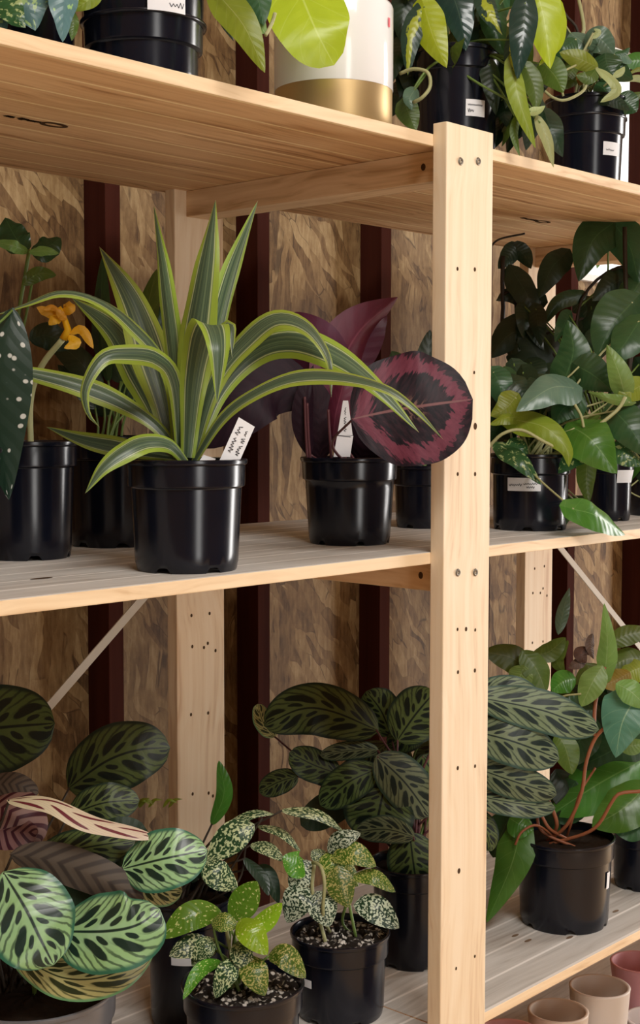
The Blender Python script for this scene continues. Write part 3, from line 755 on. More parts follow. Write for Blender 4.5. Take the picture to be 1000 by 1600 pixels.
stem(t, [c+Vector((-.01, .01, h-.02)), (800, 560, .09), (786, 470, .10), (786, 400, .10)], .0035, STEM_D, D, 'support_stake')
stem(t, [(787, 460, .1), (798, 455, .1), (806, 470, .1), (808, 560, .1)], .003, STEM_D, D, 'support_stake')
stem(t, [(764, 389, .1), (780, 374, .1), (820, 365, .1)], .0016, STEM_D, D)
filler(t, 26, (800, 1000), (470, 640), D, (.03, .10), [L_DARK, L_DARK, L_POTH], pet=c+Vector((0, 0, h-.01)), seed=9)
h = .098
t, c, d = plant('potted_trailing_plant', 'dark-leaved trailing plant in black pot at right edge of middle shelf', 'potted plant', 1022, .13, ZM, .040, .046, h, GM)
filler(t, 12, (975, 1040), (600, 740), d, (-.04, .02), [L_POTH, L_DARK, L_GREEN], pet=c+Vector((0, 0, h-.01)), seed=13)
stem(t, [(968, 770, -.04), (985, 760, -.04), (1003, 745, -.03)], .0012, STEM_P, d); stem(t, [(972, 760, -.04), (990, 772, -.04), (1008, 780, -.03)], .0012, STEM_P, d)

# ---- top shelf
h = .145
t, c, d = plant('potted_ivy', 'blue-green variegated vine at left end of top shelf', 'potted plant', 40, .16, ZT, .045, .053, .11, GT)
for P, w, m, r in (([(60, -40, -.08), (45, 0, -.1), (55, 48, -.1)], 90, L_BLUE, 0), ([(110, -50, -.09), (100, 0, -.1), (98, 66, -.1)], 56, L_BLUE, 25), ([(0, -10, -.1), (20, 20, -.11), (40, 44, -.11)], 50, L_VARI, 0), ([(-5, 0, -.09), (0, 30, -.09), (10, 48, -.09)], 40, L_BLUE, 0), ([(150, -30, -.07), (140, -2, -.08), (108, 18, -.08)], 34, L_YGREEN, 10), ([(20, -50, -.09), (15, -10, -.1), (-10, 30, -.1)], 70, L_BLUE, 0), ([(112, 20, -.08), (115, 40, -.08), (112, 64, -.08)], 20, L_OLIVE, 20)):
    leaf(t, P, w, m, d, 'heart', roll=r, wave=.1, pet=top(c, .11, .02))
t, c, d = plant('potted_philodendron', 'green heart-leaved plant in big ribbed black pot with label on top shelf', 'potted plant', 225, .085, ZT, .052, .061, h, GT, rim=.108, step=.004)
sticker(t, c, rfun(.052, .061, h, .108), CAMANG+.50, .62, .061, .086, scribble(.55, .95, .15, .4, (4,), 51), thick=.0007)
sr = [(.0590, .060), (.0630, .0605), (.0632, .063), (.0605, .0635)]
link('pot_rib', *lathe([(r-.0015, z) for r, z in sr], c, 72), BLACK, t)
for P, w, m, r in (([(340, -10, -.06), (382, 42, -.075), (414, 114, -.075)], 56, L_YGREEN, -5), ([(335, -50, -.05), (378, 0, -.06), (418, 56, -.068)], 62, L_LGREEN, 10), ([(372, -60, -.05), (400, -10, -.06), (412, 40, -.07)], 60, L_POTH, 0), ([(380, -50, .0), (350, 20, .02), (365, 65, .02)], 26, L_DARK, 0)):
    leaf(t, P, w, m, d, 'heart', roll=r, wave=.05, pet=top(c, h, .02))
stem(t, [(430, 20, -.06), (424, 38, -.06), (415, 55, -.07)], .0018, STEM_P, d)
# white and gold planter
hp = .150; rp = .066
c = base_at(521, .085, ZT); d = depth(c)
t = thing('planter', 'white ceramic planter with gold lower half on top shelf', 'planter', c)
PG = PY(505, 116, c.y-rp*.7); zg = PG.z-ZT
pb = link('planter_body', *lathe([(0, .002), (rp-.006, .001), (rp-.002, 0), (rp, .003), (rp, zg-.0006), (rp, zg)], c, 72), GOLD, t, auto=math.radians(40))
Z1 = PY(521, 11, c.y).z - ZT
pw = link('planter_glaze', *lathe([(rp+.0003, zg-.0008), (rp+.0008, zg), (rp+.0008, Z1-.004), (rp-.0005, Z1-.0008), (rp-.003, Z1), (rp-.005, Z1-.002), (rp-.006, Z1-.03)], c, 72), WHITE, t, auto=math.radians(60))
pw['label'] = 'glossy white upper half of the planter'; pb['label'] = 'matt gold lower half of the planter'
link('soil', *lathe([(0, Z1-.02), (rp-.0062, Z1-.022)], c, 40), SOIL, t)
sticker(t, c, lambda z: rp+.0012, CAMANG+1.12, .07, Z1-.030, Z1-.020, None, name='price_sticker', mat=PINKS)
tag(t, [c+Vector((.03, -.02, Z1-.03)), c+Vector((.042, -.032, Z1-.03)), PD(594, 0, d-.02), PD(582, -8, d-.02)], None)
tag(t, [PD(575, 16, d-.01), PD(589, 20, d-.01), PD(598, -6, d-.012), PD(581, -12, d-.012)], [[(.55, .25), (.7, .3)], [(.5, .6), (.8, .65)], [(.5, .85), (.7, .9)]], thick=.0008)
for P, w, r in (([(452, -60, -.10), (470, -10, -.13), (495, 50, -.15), (522, 102, -.14)], 128, 10), ([(440, -50, -.05), (480, -40, -.08), (520, -20, -.1)], 80, 0), ([(600, -60, 0), (570, -50, -.03), (540, -30, -.04)], 70, 0)):
    leaf(t, P, w, L_LIME, d, 'ellipse', roll=r, fold=.08, pet=c+Vector((0, 0, Z1-.01)), nu=17, nv=28)
# brasil
h = .135
t, c, d = plant('potted_vine', 'lime and dark green trailing vine in stickered black pot behind the post top', 'potted plant', 712, .09, ZT, .047, .055, h, GT)
D = d; tp = lambda: top(c, h, .03)
sticker(t, c, rfun(.047, .055, h), CAMANG+.40, .52, .048, .068, scribble(.1, .85, .6, .75, (9,), 61) + scribble(.1, .4, .2, .45, (4,), 62), thick=.0006)
PL = [([(662, 8, -.07), (676, 55, -.08), (698, 106, -.08)], 54, L_LIME, 0), ([(658, 15, -.07), (642, 60, -.08), (637, 118, -.08)], 36, L_BRAS, 0), ([(700, -30, -.06), (718, 25, -.07), (728, 80, -.07)], 56, L_GLOSS, 0),
 ([(822, 2, -.10), (816, 60, -.11), (808, 124, -.11)], 46, L_GLOSS, 10), ([(832, -40, -.08), (850, 30, -.09), (860, 108, -.09)], 70, L_LIME, 15), ([(872, 10, -.07), (870, 65, -.08), (842, 103, -.08)], 30, L_LIME, 20),
 ([(752, 55, -.04), (742, 80, -.04), (725, 105, -.04)], 64, L_OLIVE, 0), ([(800, 104, -.1), (812, 160, -.11), (837, 232, -.10)], 32, L_YGREEN, 20), ([(843, 190, -.08), (856, 220, -.08), (865, 262, -.08)], 20, L_CREAM, 20),
 ([(822, 105, -.08), (836, 140, -.08), (838, 175, -.08)], 34, L_OLIVE, 10), ([(850, 100, -.04), (868, 120, -.04), (880, 145, -.04)], 46, L_OLIVE, 0), ([(648, 140, -.08), (640, 155, -.09), (643, 172, -.09)], 26, L_SILV, 0),
 ([(632, 160, -.07), (640, 180, -.07), (650, 205, -.07)], 38, L_OLIVE, 10), ([(808, 185, -.09), (804, 210, -.09), (812, 244, -.09)], 16, L_OLIVE, 30), ([(828, 175, -.09), (842, 172, -.09), (852, 165, -.09)], 14, L_CREAM, 0),
 ([(770, 0, -.05), (775, 50, -.06), (790, 90, -.06)], 46, L_POTH, 20), ([(755, -10, -.07), (765, 20, -.08), (785, 55, -.08)], 34, L_BRAS, 20), ([(765, 100, -.05), (770, 140, -.06), (775, 180, -.06)], 34, L_DARK, 20), ([(790, 90, -.05), (795, 130, -.06), (790, 170, -.06)], 34, L_DARK, -20),
 ([(640, -20, -.03), (630, 20, -.04), (628, 70, -.04)], 44, L_DARK, 0), ([(800, 60, -.09), (800, 95, -.1), (806, 150, -.1)], 30, L_BRAS, -20)]
for P, w, m, r in PL: leaf(t, P, w, m, D, 'heart', roll=r, wave=.04, fold=.25, pet=tp(), petmat=STEM_G, up=.0)
filler(t, 20, (635, 860), (-60, 60), D, (-.05, .02), [L_DARK, L_POTH, L_OLIVE, L_DARK], pet=c+Vector((0, 0, h-.01)), ln=(50, 90), seed=17)
filler(t, 10, (770, 850), (90, 190), D, (-.03, .02), [L_DARK, L_DARK, L_OLIVE], w=(26, 40), ln=(40, 60), seed=18, pet=c+Vector((.02, 0, h-.01)))
filler(t, 9, (618, 660), (-20, 130), D, (.0, .04), [L_DARK, L_DARK, L_POTH], seed=19, pet=c+Vector((0, 0, h-.01)))
filler(t, 10, (775, 850), (100, 190), D, (.02, .06), [L_DARK], w=(36, 50), seed=20, pet=c+Vector((.02, 0, h-.01)))
stem(t, [(625, 115, -.08), (645, 108, -.09), (668, 113, -.1), (672, 135, -.1), (660, 152, -.1), (646, 160, -.09)], .0022, STEM_P, D)
# right top plant
h = .125
t, c, d = plant('potted_creeper', 'pale creeping plant in black pot with white sticker at right of top shelf', 'potted plant', 914, .085, ZT, .047, .0565, h, GT, rim=.052)
D = d; tp = lambda: top(c, h, .03)
sticker(t, c, rfun(.047, .0565, h, .052), CAMANG+.60, .60, .042, .060, scribble(.15, .6, .3, .5, (6,), 71), thick=.0006)
link('pot_rib', *lathe([(.0540, h-.030), (.0568, h-.029), (.0568, h-.027), (.0545, h-.026)], c, 72), BLACK, t)
PL = [([(935, 106, -.08), (905, 92, -.09), (874, 82, -.09)], 30, L_YGREEN, 10), ([(932, 108, -.08), (920, 120, -.09), (900, 118, -.09)], 24, L_OLIVE, 0), ([(930, 105, -.08), (954, 122, -.09), (964, 142, -.09), (938, 160, -.09)], 20, L_CREAM, 30),
 ([(900, 60, -.05), (880, 75, -.06), (862, 70, -.05)], 34, L_POTH, 0), ([(915, 75, -.05), (935, 60, -.06), (960, 85, -.05)], 44, L_SILV, 0), ([(945, 80, -.05), (950, 105, -.06), (965, 125, -.06)], 50, L_POTH, 0), ([(905, 100, -.04), (890, 115, -.05), (880, 140, -.05)], 44, L_OLIVE, 0),
 ([(930, 130, -.05), (945, 140, -.06), (955, 165, -.06)], 50, L_POTH, 0), ([(958, 120, -.07), (970, 112, -.07), (976, 104, -.07)], 12, L_CREAM, 0), ([(925, 60, -.06), (935, 50, -.06), (928, 45, -.06)], 10, L_CREAM, 0), ([(960, 85, -.05), (975, 82, -.05), (984, 74, -.05)], 12, L_POTH, 10),
 ([(905, 110, -.08), (908, 122, -.08), (906, 134, -.08)], 16, L_RUST, 0), ([(885, 40, -.02), (875, 60, -.03), (880, 90, -.03)], 40, L_DARK, 0), ([(965, 150, -.04), (980, 160, -.04), (995, 175, -.04)], 40, L_POTH, 0), ([(930, 160, -.06), (955, 155, -.07), (985, 172, -.06)], 22, L_DARK, 0)]
for P, w, m, r in PL: leaf(t, P, w, m, D, 'oval', roll=r, wave=.06, fold=.25, pet=tp(), petmat=STEM_P)
filler(t, 14, (870, 960), (50, 120), D, (-.03, .02), [L_DARK, L_POTH, L_POTH, L_SILV], w=(24, 40), ln=(35, 60), ang=(0, 180), pet=c+Vector((0, 0, h-.01)), seed=23, shape='oval')
stem(t, [(846, 138, -.09), (865, 153, -.1), (885, 156, -.1), (912, 141, -.09), (918, 120, -.08)], .0020, STEM_P, D)
stem(t, [(880, 150, -.1), (876, 130, -.1), (882, 112, -.1), (900, 102, -.09)], .0016, STEM_P, D)
stem(t, [tp(), (910, 75, .0), (912, 40, .0), (900, -20, .02)], .0026, STEM_P, D)
stem(t, [tp(), (905, 58, -.02), (885, 25, -.02), (855, -15, -.02)], .0020, STEM_D, D)
stem(t, [(912, 80, -.06), (920, 65, -.06), (927, 52, -.06)], .0018, STEM_P, D)
t, c, d = plant('potted_thin_leaved_plant', 'thin-leaved green plant at right edge of top shelf before the window', 'potted plant', 1130, .20, ZT, .045, .052, .11, GT)
for P, w, m in (([(1020, 100, -.02), (995, 95, -.02), (966, 98, -.02)], 30, L_GREEN), ([(1020, 130, -.02), (995, 122, -.02), (970, 128, -.02)], 12, L_CREAM), ([(1020, 118, -.02), (1000, 108, -.02), (978, 118, -.02)], 8, L_YGREEN), ([(1020, 150, -.02), (990, 150, -.02), (968, 165, -.02)], 12, L_OLIVE)):
    leaf(t, P, w, m, d, 'lance', pet=top(c, .11, .02))

# ---- bottom shelf left: big peacock plant
h = .158
t, c, d = plant('potted_peacock_plant', 'large peacock plant with bright patterned leaves in grey pot at bottom left', 'potted plant', 56, .16, ZB, .070, .083, h, GB, mat=GREYP, rim=.03)
D = d; tp = lambda: top(c, h, .02)
print('B1', c, d)
BL = [
 ([(-95, 1165, .12), (-20, 1140, .11), (86, 1130, .11)], 142, L_STRIPE, 0, .12), ([(106, 1232, .10), (165, 1190, .09), (215, 1172, .09), (266, 1168, .10)], 108, L_STRIPE, 0, .12),
 ([(105, 1275, .06), (160, 1255, .05), (218, 1250, .06)], 66, L_MAKD, 0, .15), ([(40, 1345, .0), (130, 1325, -.02), (212, 1312, -.01)], 74, L_MAKD, 10, .15),
 ([(-20, 1255, .02), (20, 1270, .0), (62, 1320, .0)], 90, L_MAROON, 0, .2), ([(-30, 1230, .03), (20, 1225, .02), (60, 1240, .02)], 40, L_GREY, 0, .2), ([(-30, 1290, .0), (20, 1300, -.01), (60, 1300, -.01)], 60, L_MAROON, 20, .2),
 ([(10, 1250, -.02), (75, 1254, -.04), (140, 1283, -.05), (245, 1308, -.04)], 40, L_UNDER, 35, .25), ([(15, 1335, -.03), (80, 1345, -.04), (150, 1370, -.05), (225, 1405, -.05)], 62, L_GREY, -20, .35),
 ([(190, 1358, -.04), (255, 1342, -.06), (324, 1328, -.05)], 98, L_MAKO, 0, .12), ([(205, 1380, -.03), (245, 1390, -.04), (285, 1392, -.04)], 52, L_MAKY, 0, .15),
 ([(60, 1365, -.02), (120, 1380, -.03), (190, 1400, -.03)], 80, L_DARK, 0, .2), ([(20, 1400, -.02), (120, 1410, -.03), (200, 1420, -.03)], 80, L_DARK, 0, .2),
 ([(15, 1485, -.06), (100, 1528, -.08), (180, 1520, -.08), (242, 1472, -.06)], 66, L_MAKY, -10, .15),
 ([(85, 1455, -.07), (165, 1455, -.09), (215, 1445, -.09), (250, 1420, -.08)], 128, L_MAKO, 0, .14), ([(5, 1362, -.09), (40, 1420, -.11), (62, 1465, -.115), (84, 1508, -.11)], 140, L_MAKO, 0, .12),
 ([(-60, 1380, -.05), (-30, 1440, -.06), (0, 1500, -.06)], 120, L_MAKD, 0, .12)]
for P, w, m, r, f in BL: leaf(t, P, w, m, D, 'ellipse', roll=r, fold=f, wave=.05, up=.25, pet=c+Vector((rnd.uniform(-.02, .02), .03, h-.02)), petmat=STEM_D, nu=19, nv=30)
filler(t, 5, (60, 140), (1290, 1400), D, (.0, .05), [L_DARK, L_GREY], w=(60, 80), ln=(80, 110), ang=(-20, 60), shape='ellipse', pet=c+Vector((0, 0, h-.01)), seed=3)

# ---- bottom shelf: black pot with tall speckled plant
h = .155
t, c, d = plant('potted_speckled_plant', 'tall dim speckled plant in black pot behind the front gold dust pot', 'potted plant', 297, .255, ZB, .046, .053, h, GB)
D = d; tp = lambda: top(c, h, .02)
sticker(t, c, rfun(.046, .053, h), CAMANG-.1, .5, .085, .095)
PL = [([(398, 1288, -.02), (365, 1305, -.03), (322, 1345, -.03)], 50, L_GOLDD, 0), ([(318, 1345, -.03), (340, 1365, -.04), (372, 1388, -.03)], 46, L_GOLDD, 0), ([(350, 1292, 0), (395, 1272, 0), (428, 1272, 0)], 16, L_GOLDD, 10), ([(438, 1266, 0), (495, 1272, 0), (536, 1298, 0)], 22, L_GOLDD, 20),
 ([(395, 1355, .02), (418, 1365, .01), (436, 1412, .01)], 26, L_DARK, 0), ([(330, 1290, .05), (350, 1240, .05), (342, 1188, .05)], 28, L_GREEN, 15), ([(390, 1320, .0), (420, 1325, .0), (445, 1345, .0)], 30, L_GOLDD, 30), ([(380, 1340, .0), (410, 1370, .0), (420, 1400, .0)], 26, L_DARK, 30), ([(330, 1330, 0), (310, 1350, 0), (300, 1380, 0)], 36, L_DARK, 10), ([(400, 1290, .02), (440, 1300, .02), (470, 1330, .02)], 24, L_GOLDD, 40)]
for P, w, m, r in PL: leaf(t, P, w, m, D, 'oval', roll=r, pet=tp(), petmat=STEM_D)
for k_ in range(7):
    a = rnd.uniform(0, 60); leaf(t, [(205+a, 1262, .05), (215+a, 1250, .04), (228+a, 1244+rnd.uniform(0, 16), .04)], 6, L_YGREEN, D, 'lance')
stem(t, [tp(), (370, 1380, .0), (385, 1320, .0), (410, 1278, .0)], .0014, STEM_D, D)

# ---- bottom shelf: front gold dust
h = .114
t, c, d = plant('potted_gold_dust_plant', 'front gold dust plant with lime leaves in perlite-topped pot', 'potted plant', 380, .09, ZB, .058, .0665, h, GB, soil=PERL, soildrop=.010)
D = d; tp = lambda: top(c, h, .012)
print('B3', c, d)
PL = [([(340, 1485, .0), (300, 1478, -.02), (264, 1494, -.03)], 42, L_GOLDD, 0), ([(346, 1424, .0), (300, 1430, -.02), (252, 1466, -.03)], 46, L_GOLDG, 5), ([(360, 1436, .0), (380, 1410, .0), (402, 1377, .0)], 48, L_GOLDG, 0), ([(384, 1454, -.02), (412, 1440, -.02), (441, 1411, -.02)], 34, L_LIME2, 10),
 ([(330, 1440, -.02), (350, 1440, -.03), (373, 1448, -.03)], 32, L_GOLDY, 0), ([(374, 1436, -.03), (392, 1455, -.05), (418, 1492, -.05)], 46, L_LIME2, 0), ([(346, 1502, -.02), (312, 1518, -.04), (286, 1562, -.05)], 24, L_GOLDG, 30), ([(374, 1500, -.03), (355, 1520, -.05), (336, 1560, -.05)], 36, L_GOLDD, 10),
 ([(384, 1492, -.03), (398, 1520, -.05), (414, 1556, -.05)], 46, L_GOLDY, 0), ([(418, 1494, -.02), (445, 1492, -.03), (478, 1528, -.03)], 42, L_GOLDY, 10), ([(372, 1470, -.02), (378, 1490, -.04), (395, 1520, -.04)], 36, L_GOLDD, 0), ([(340, 1470, -.01), (320, 1480, -.02), (300, 1510, -.02)], 34, L_GOLDD, 0)]
for P, w, m, r in PL: leaf(t, P, w, m, D, 'oval', roll=r, pet=tp(), petmat=STEM_G)
stem(t, [tp(), (365, 1510, -.01), (357, 1470, -.01), (352, 1440, -.01)], .0022, STEM_P, D)
stem(t, [tp(), (375, 1500, -.01), (378, 1460, -.01)], .0020, STEM_G, D)

# ---- bottom shelf: pale gold dust in the middle
h = .102
t, c, d = plant('potted_gold_dust_plant', 'white-speckled gold dust plant in dark pot right of the lime one', 'potted plant', 531, .135, ZB, .053, .0605, h, GB, soil=PERL, soildrop=.008, mat=BLACK)
D = d; tp = lambda: top(c, h, .02)
print('B4', c, d)
sticker(t, c, rfun(.053, .0605, h), CAMANG-.80, .30, .046, .056)
PL = [([(512, 1332, -.01), (532, 1312, -.02), (564, 1302, -.02)], 32, L_GOLDW, 0), ([(518, 1342, -.02), (552, 1332, -.03), (588, 1354, -.03)], 38, L_GOLDY, 0), ([(550, 1370, -.02), (585, 1370, -.03), (618, 1394, -.03)], 28, L_GOLDY, 10), ([(552, 1414, -.02), (585, 1418, -.03), (624, 1450, -.03)], 46, L_GOLDW, 0),
 ([(480, 1352, -.02), (465, 1350, -.03), (442, 1338, -.03)], 44, L_GOLDG, 0), ([(486, 1345, -.02), (470, 1370, -.03), (458, 1400, -.03)], 40, L_GOLDW, 10), ([(484, 1380, -.02), (465, 1405, -.04), (448, 1442, -.03)], 50, L_GOLDW, 0), ([(494, 1392, -.03), (505, 1415, -.04), (515, 1448, -.04)], 50, L_GOLDW, 10), ([(528, 1352, -.03), (532, 1380, -.04), (545, 1418, -.04)], 46, L_GOLDY, 0), ([(500, 1340, -.01), (520, 1350, -.02), (535, 1375, -.02)], 46, L_GOLDY, 0), ([(486, 1330, .0), (500, 1338, .0), (522, 1340, .0)], 24, L_GOLDD, 0), ([(530, 1340, .0), (545, 1365, .0), (560, 1385, .0)], 36, L_GOLDY, 20)]
for P, w, m, r in PL: leaf(t, P, w, m, D, 'oval', roll=r, pet=None)
stem(t, [tp(), (510, 1480, -.03), (500, 1440, -.03), (488, 1390, -.03), (492, 1345, -.02)], .0024, STEM_P, D)
stem(t, [tp(), (505, 1430, -.04), (507, 1380, -.05), (500, 1352, -.04), (488, 1348, -.03)], .0022, STEM_P, D)
stem(t, [tp(), (555, 1460, -.02), (545, 1410, -.02), (532, 1350, -.02)], .0020, STEM_G, D)
stem(t, [tp(), (535, 1440, -.0), (545, 1390, .0), (525, 1340, .0)], .0018, STEM_G, D)

# ---- bottom shelf: middle peacock plant
h = .135
t, c, d = plant('potted_peacock_plant', 'bushy dark peacock plant in black pot behind the front post', 'potted plant', 645, .175, ZB, .050, .058, h, GB)
D = d; tp = lambda: top(c, h, .02)
BL = [
 ([(592, 1142, .0), (520, 1112, .0), (470, 1108, .0), (412, 1134, .0)], 84, L_MAKD, 0), ([(430, 1152, .03), (412, 1130, .03), (402, 1100, .03)], 34, L_MAKY, 30), ([(620, 1158, .0), (648, 1118, .0), (680, 1080, .0)], 84, L_MAKD, 0),
 ([(612, 1150, .02), (595, 1110, .03), (572, 1080, .03)], 64, L_MAKD, 20), ([(592, 1172, .0), (550, 1172, .0), (500, 1180, .0)], 30, L_MAKS, 10), ([(532, 1210, .0), (492, 1196, .0), (452, 1176, .0)], 54, L_MAKD, 0), ([(466, 1212, .0), (435, 1222, .0), (405, 1238, .0)], 40, L_MAKD, 0),
 ([(592, 1200, -.02), (545, 1222, -.03), (500, 1258, -.02)], 62, L_MAKD, 0), ([(588, 1180, -.03), (632, 1222, -.04), (672, 1276, -.03)], 76, L_MAKS, 0), ([(600, 1232, -.03), (592, 1270, -.04), (584, 1314, -.04)], 112, L_MAKD, 0), ([(648, 1308, -.05), (604, 1296, -.06), (556, 1300, -.05)], 44, L_MAKS, 20), ([(640, 1300, -.04), (645, 1342, -.05), (652, 1390, -.04)], 82, L_MAKD, 0),
 ([(660, 1180, -.01), (680, 1210, -.02), (720, 1240, -.02)], 80, L_MAKD, 0), ([(560, 1240, .01), (510, 1265, .01), (470, 1290, .01)], 54, L_DARK, 0), ([(600, 1200, .02), (560, 1230, .02), (540, 1280, .02)], 90, L_DARK, 0),
 ([(720, 1100, -.01), (790, 1078, -.02), (850, 1096, -.02)], 50, L_MAKS, 0), ([(740, 1088, -.03), (840, 1108, -.04), (890, 1125, -.04), (936, 1140, -.03)], 68, L_MAKS, 0), ([(730, 1140, -.03), (800, 1158, -.05), (874, 1186, -.04)], 76, L_MAKS, 0), ([(730, 1195, -.03), (800, 1220, -.05), (870, 1242, -.04)], 56, L_MAKS, -15), ([(730, 1240, -.03), (800, 1254, -.05), (868, 1262, -.04)], 46, L_MAKS, 15), ([(740, 1120, -.02), (800, 1120, -.03), (850, 1135, -.03)], 60, L_MAKD, 0), ([(730, 1270, -.03), (755, 1290, -.04), (768, 1330, -.04)], 40, L_MAKD, 0)]
for P, w, m, r in BL: leaf(t, P, w, m, D, 'ellipse', roll=r, fold=.14, wave=.05, up=.2, pet=tp(), petmat=STEM_M, nu=17, nv=26)
filler(t, 12, (560, 700), (1120, 1260), D, (.02, .06), [L_DARK, L_STRIPE], w=(50, 70), ln=(60, 90), ang=(20, 160), shape='ellipse', pet=c+Vector((0, 0, h-.01)), seed=29)

# ---- bottom shelf right: red-stemmed philodendron
h = .128
t, c, d = plant('potted_philodendron', 'red-stemmed philodendron in black pot at right of bottom shelf', 'potted plant', 881, .102, ZB, .0625, .0715, h, GB, na=.62, rim=.03)
D = d; tp = lambda: top(c, h, .025)
sticker(t, c, rfun(.0625, .0715, h), CAMANG+.98, .14, .060, .084)
PL = [
 ([(1015, 1182, .05), (940, 1222, .04), (862, 1272, .04)], 92, L_GREEN, 0, 'oval'), ([(1015, 1222, .02), (975, 1262, .0), (925, 1292, .0)], 74, L_GREEN, 0, 'oval'), ([(1005, 1130, .06), (960, 1170, .06), (900, 1200, .06)], 80, L_POTH, 0, 'oval'),
 ([(946, 1048, -.02), (949, 1000, -.02), (944, 942, -.01)], 34, L_LGREEN, 12, 'arrow'), ([(942, 1040, -.04), (926, 1066, -.05), (908, 1104, -.05)], 42, L_LGREEN, 0, 'oval'), ([(992, 1092, -.05), (972, 1130, -.06), (962, 1184, -.06)], 90, L_TEAL, 0, 'arrow'), ([(962, 1068, -.05), (985, 1080, -.06), (1012, 1106, -.06)], 40, L_LGREEN, 0, 'oval'),
 ([(950, 1008, .0), (980, 992, .0), (1020, 986, .0)], 34, L_OLIVE, 0, 'oval'), ([(832, 1052, .0), (800, 1028, .0), (755, 1018, .0)], 46, L_OLIVE, 0, 'oval'), ([(815, 1016, -.01), (838, 1045, -.02), (853, 1082, -.02)], 44, L_OLIVE, 10, 'oval'), ([(832, 1024, .02), (858, 1018, .02), (884, 996, .02)], 34, L_OLIVE, 10, 'oval'), ([(872, 992, .03), (880, 955, .03), (890, 918, .03)], 20, L_SILV, 0, 'lance'),
 ([(870, 1145, -.02), (884, 1170, -.03), (894, 1210, -.03)], 42, L_OLIVE, 0, 'oval'), ([(820, 1040, -.02), (812, 1058, -.02), (800, 1075, -.02)], 40, L_LGREEN, 0, 'oval'), ([(880, 1050, .02), (870, 1030, .02), (888, 1000, .02)], 24, L_OLIVE, 30, 'oval'), ([(900, 1060, .0), (880, 1065, .0), (862, 1080, .0)], 40, L_GREEN, 0, 'oval'),
 ([(985, 1050, -.02), (965, 1062, -.02), (940, 1072, -.02)], 36, L_RUST, 0, 'oval'), ([(915, 1010, .01), (908, 1022, .0), (916, 1036, .0)], 24, L_BROWN, 0, 'oval'), ([(926, 990, .01), (922, 1010, .0), (928, 1030, .0)], 16, L_BROWN, 30, 'oval'), ([(915, 1032, .01), (900, 1038, .0), (888, 1044, .0)], 18, L_BROWN, 0, 'oval'),
 ([(1010, 1030, .0), (980, 1030, .0), (950, 1045, .0)], 40, L_OLIVE, 0, 'oval'), ([(1010, 1040, -.01), (985, 1050, -.01), (970, 1062, -.01)], 40, L_YGREEN, 0, 'oval'), ([(930, 1110, .02), (900, 1110, .02), (870, 1100, .02)], 54, L_POTH, 0, 'oval'), ([(930, 1120, .03), (910, 1150, .03), (880, 1200, .03)], 60, L_POTH, 0, 'oval'),
 ([(812, 1306, -.05), (796, 1360, -.06), (760, 1442, -.06)], 62, L_GREEN, 0, 'arrow'), ([(796, 1278, -.04), (812, 1288, -.05), (834, 1296, -.05)], 44, L_GREEN, 0, 'oval'), ([(800, 1270, -.03), (785, 1300, -.03), (770, 1340, -.03)], 56, L_POTH, 0, 'oval'), ([(1010, 1260, .0), (990, 1290, .0), (960, 1300, .0)], 50, L_POTH, 0, 'oval'),
 ([(900, 1220, .05), (880, 1250, .05), (850, 1280, .05)], 80, L_POTH, 0, 'oval'), ([(970, 1150, .0), (985, 1165, .0), (1010, 1160, .0)], 30, L_LGREEN, 0, 'oval')]
for P, w, m, r, sh in PL: leaf(t, P, w, m, D, sh, roll=r, wave=.05, pet=None)
filler(t, 14, (800, 960), (1040, 1180), D, (.06, .12), [L_DARK, L_POTH, L_DARK], w=(50, 70), ln=(60, 90), shape='oval', seed=31)
filler(t, 9, (800, 900), (1190, 1285), D, (.05, .10), [L_DARK, L_POTH, L_DARK], w=(50, 70), ln=(60, 90), shape='oval', seed=33)
filler(t, 8, (850, 1000), (1020, 1130), D, (.08, .13), [L_DARK, L_POTH, L_OLIVE], w=(50, 70), ln=(60, 90), shape='oval', seed=34)
for P, r in (([tp(), (885, 1290, -.03), (908, 1240, -.04), (916, 1190, -.04), (932, 1150, -.04), (958, 1128, -.05)], .0026), ([tp(), (925, 1297, -.04), (955, 1255, -.05), (968, 1240, -.05), (1005, 1236, -.05)], .0026), ([tp(), (870, 1290, -.03), (862, 1262, -.03), (850, 1240, -.02)], .0028), ([tp(), (848, 1300, -.02), (838, 1270, -.02)], .0024), ([tp(), (860, 1296, -.03), (846, 1275, -.03), (832, 1262, -.02)], .0024), ([(928, 1150, -.04), (930, 1100, -.03), (940, 1060, -.02), (945, 1042, -.02)], .0028), ([tp(), (893, 1285, -.01), (906, 1240, .0), (930, 1200, .02)], .0018)):
    stem(t, P, r, STEM_R, D)
stem(t, [(870, 1100, -.03), (880, 1088, -.04), (908, 1084, -.05)], .0014, STEM_P, D)
stem(t, [tp(), (840, 1290, -.05), (815, 1300, -.06), (805, 1320, -.06)], .0018, STEM_R, D)
t, c, d = plant('potted_small_plant', 'grey-topped small plant in black pot at right edge of bottom shelf', 'potted plant', 1000, .10, ZB, .040, .046, .095, GB)
filler(t, 8, (970, 1030), (1270, 1300), d, (-.03, .02), [L_GREY, L_DARK], w=(20, 30), ln=(25, 40), ang=(0, 180), shape='oval', pet=c+Vector((0, 0, .085)), seed=37)

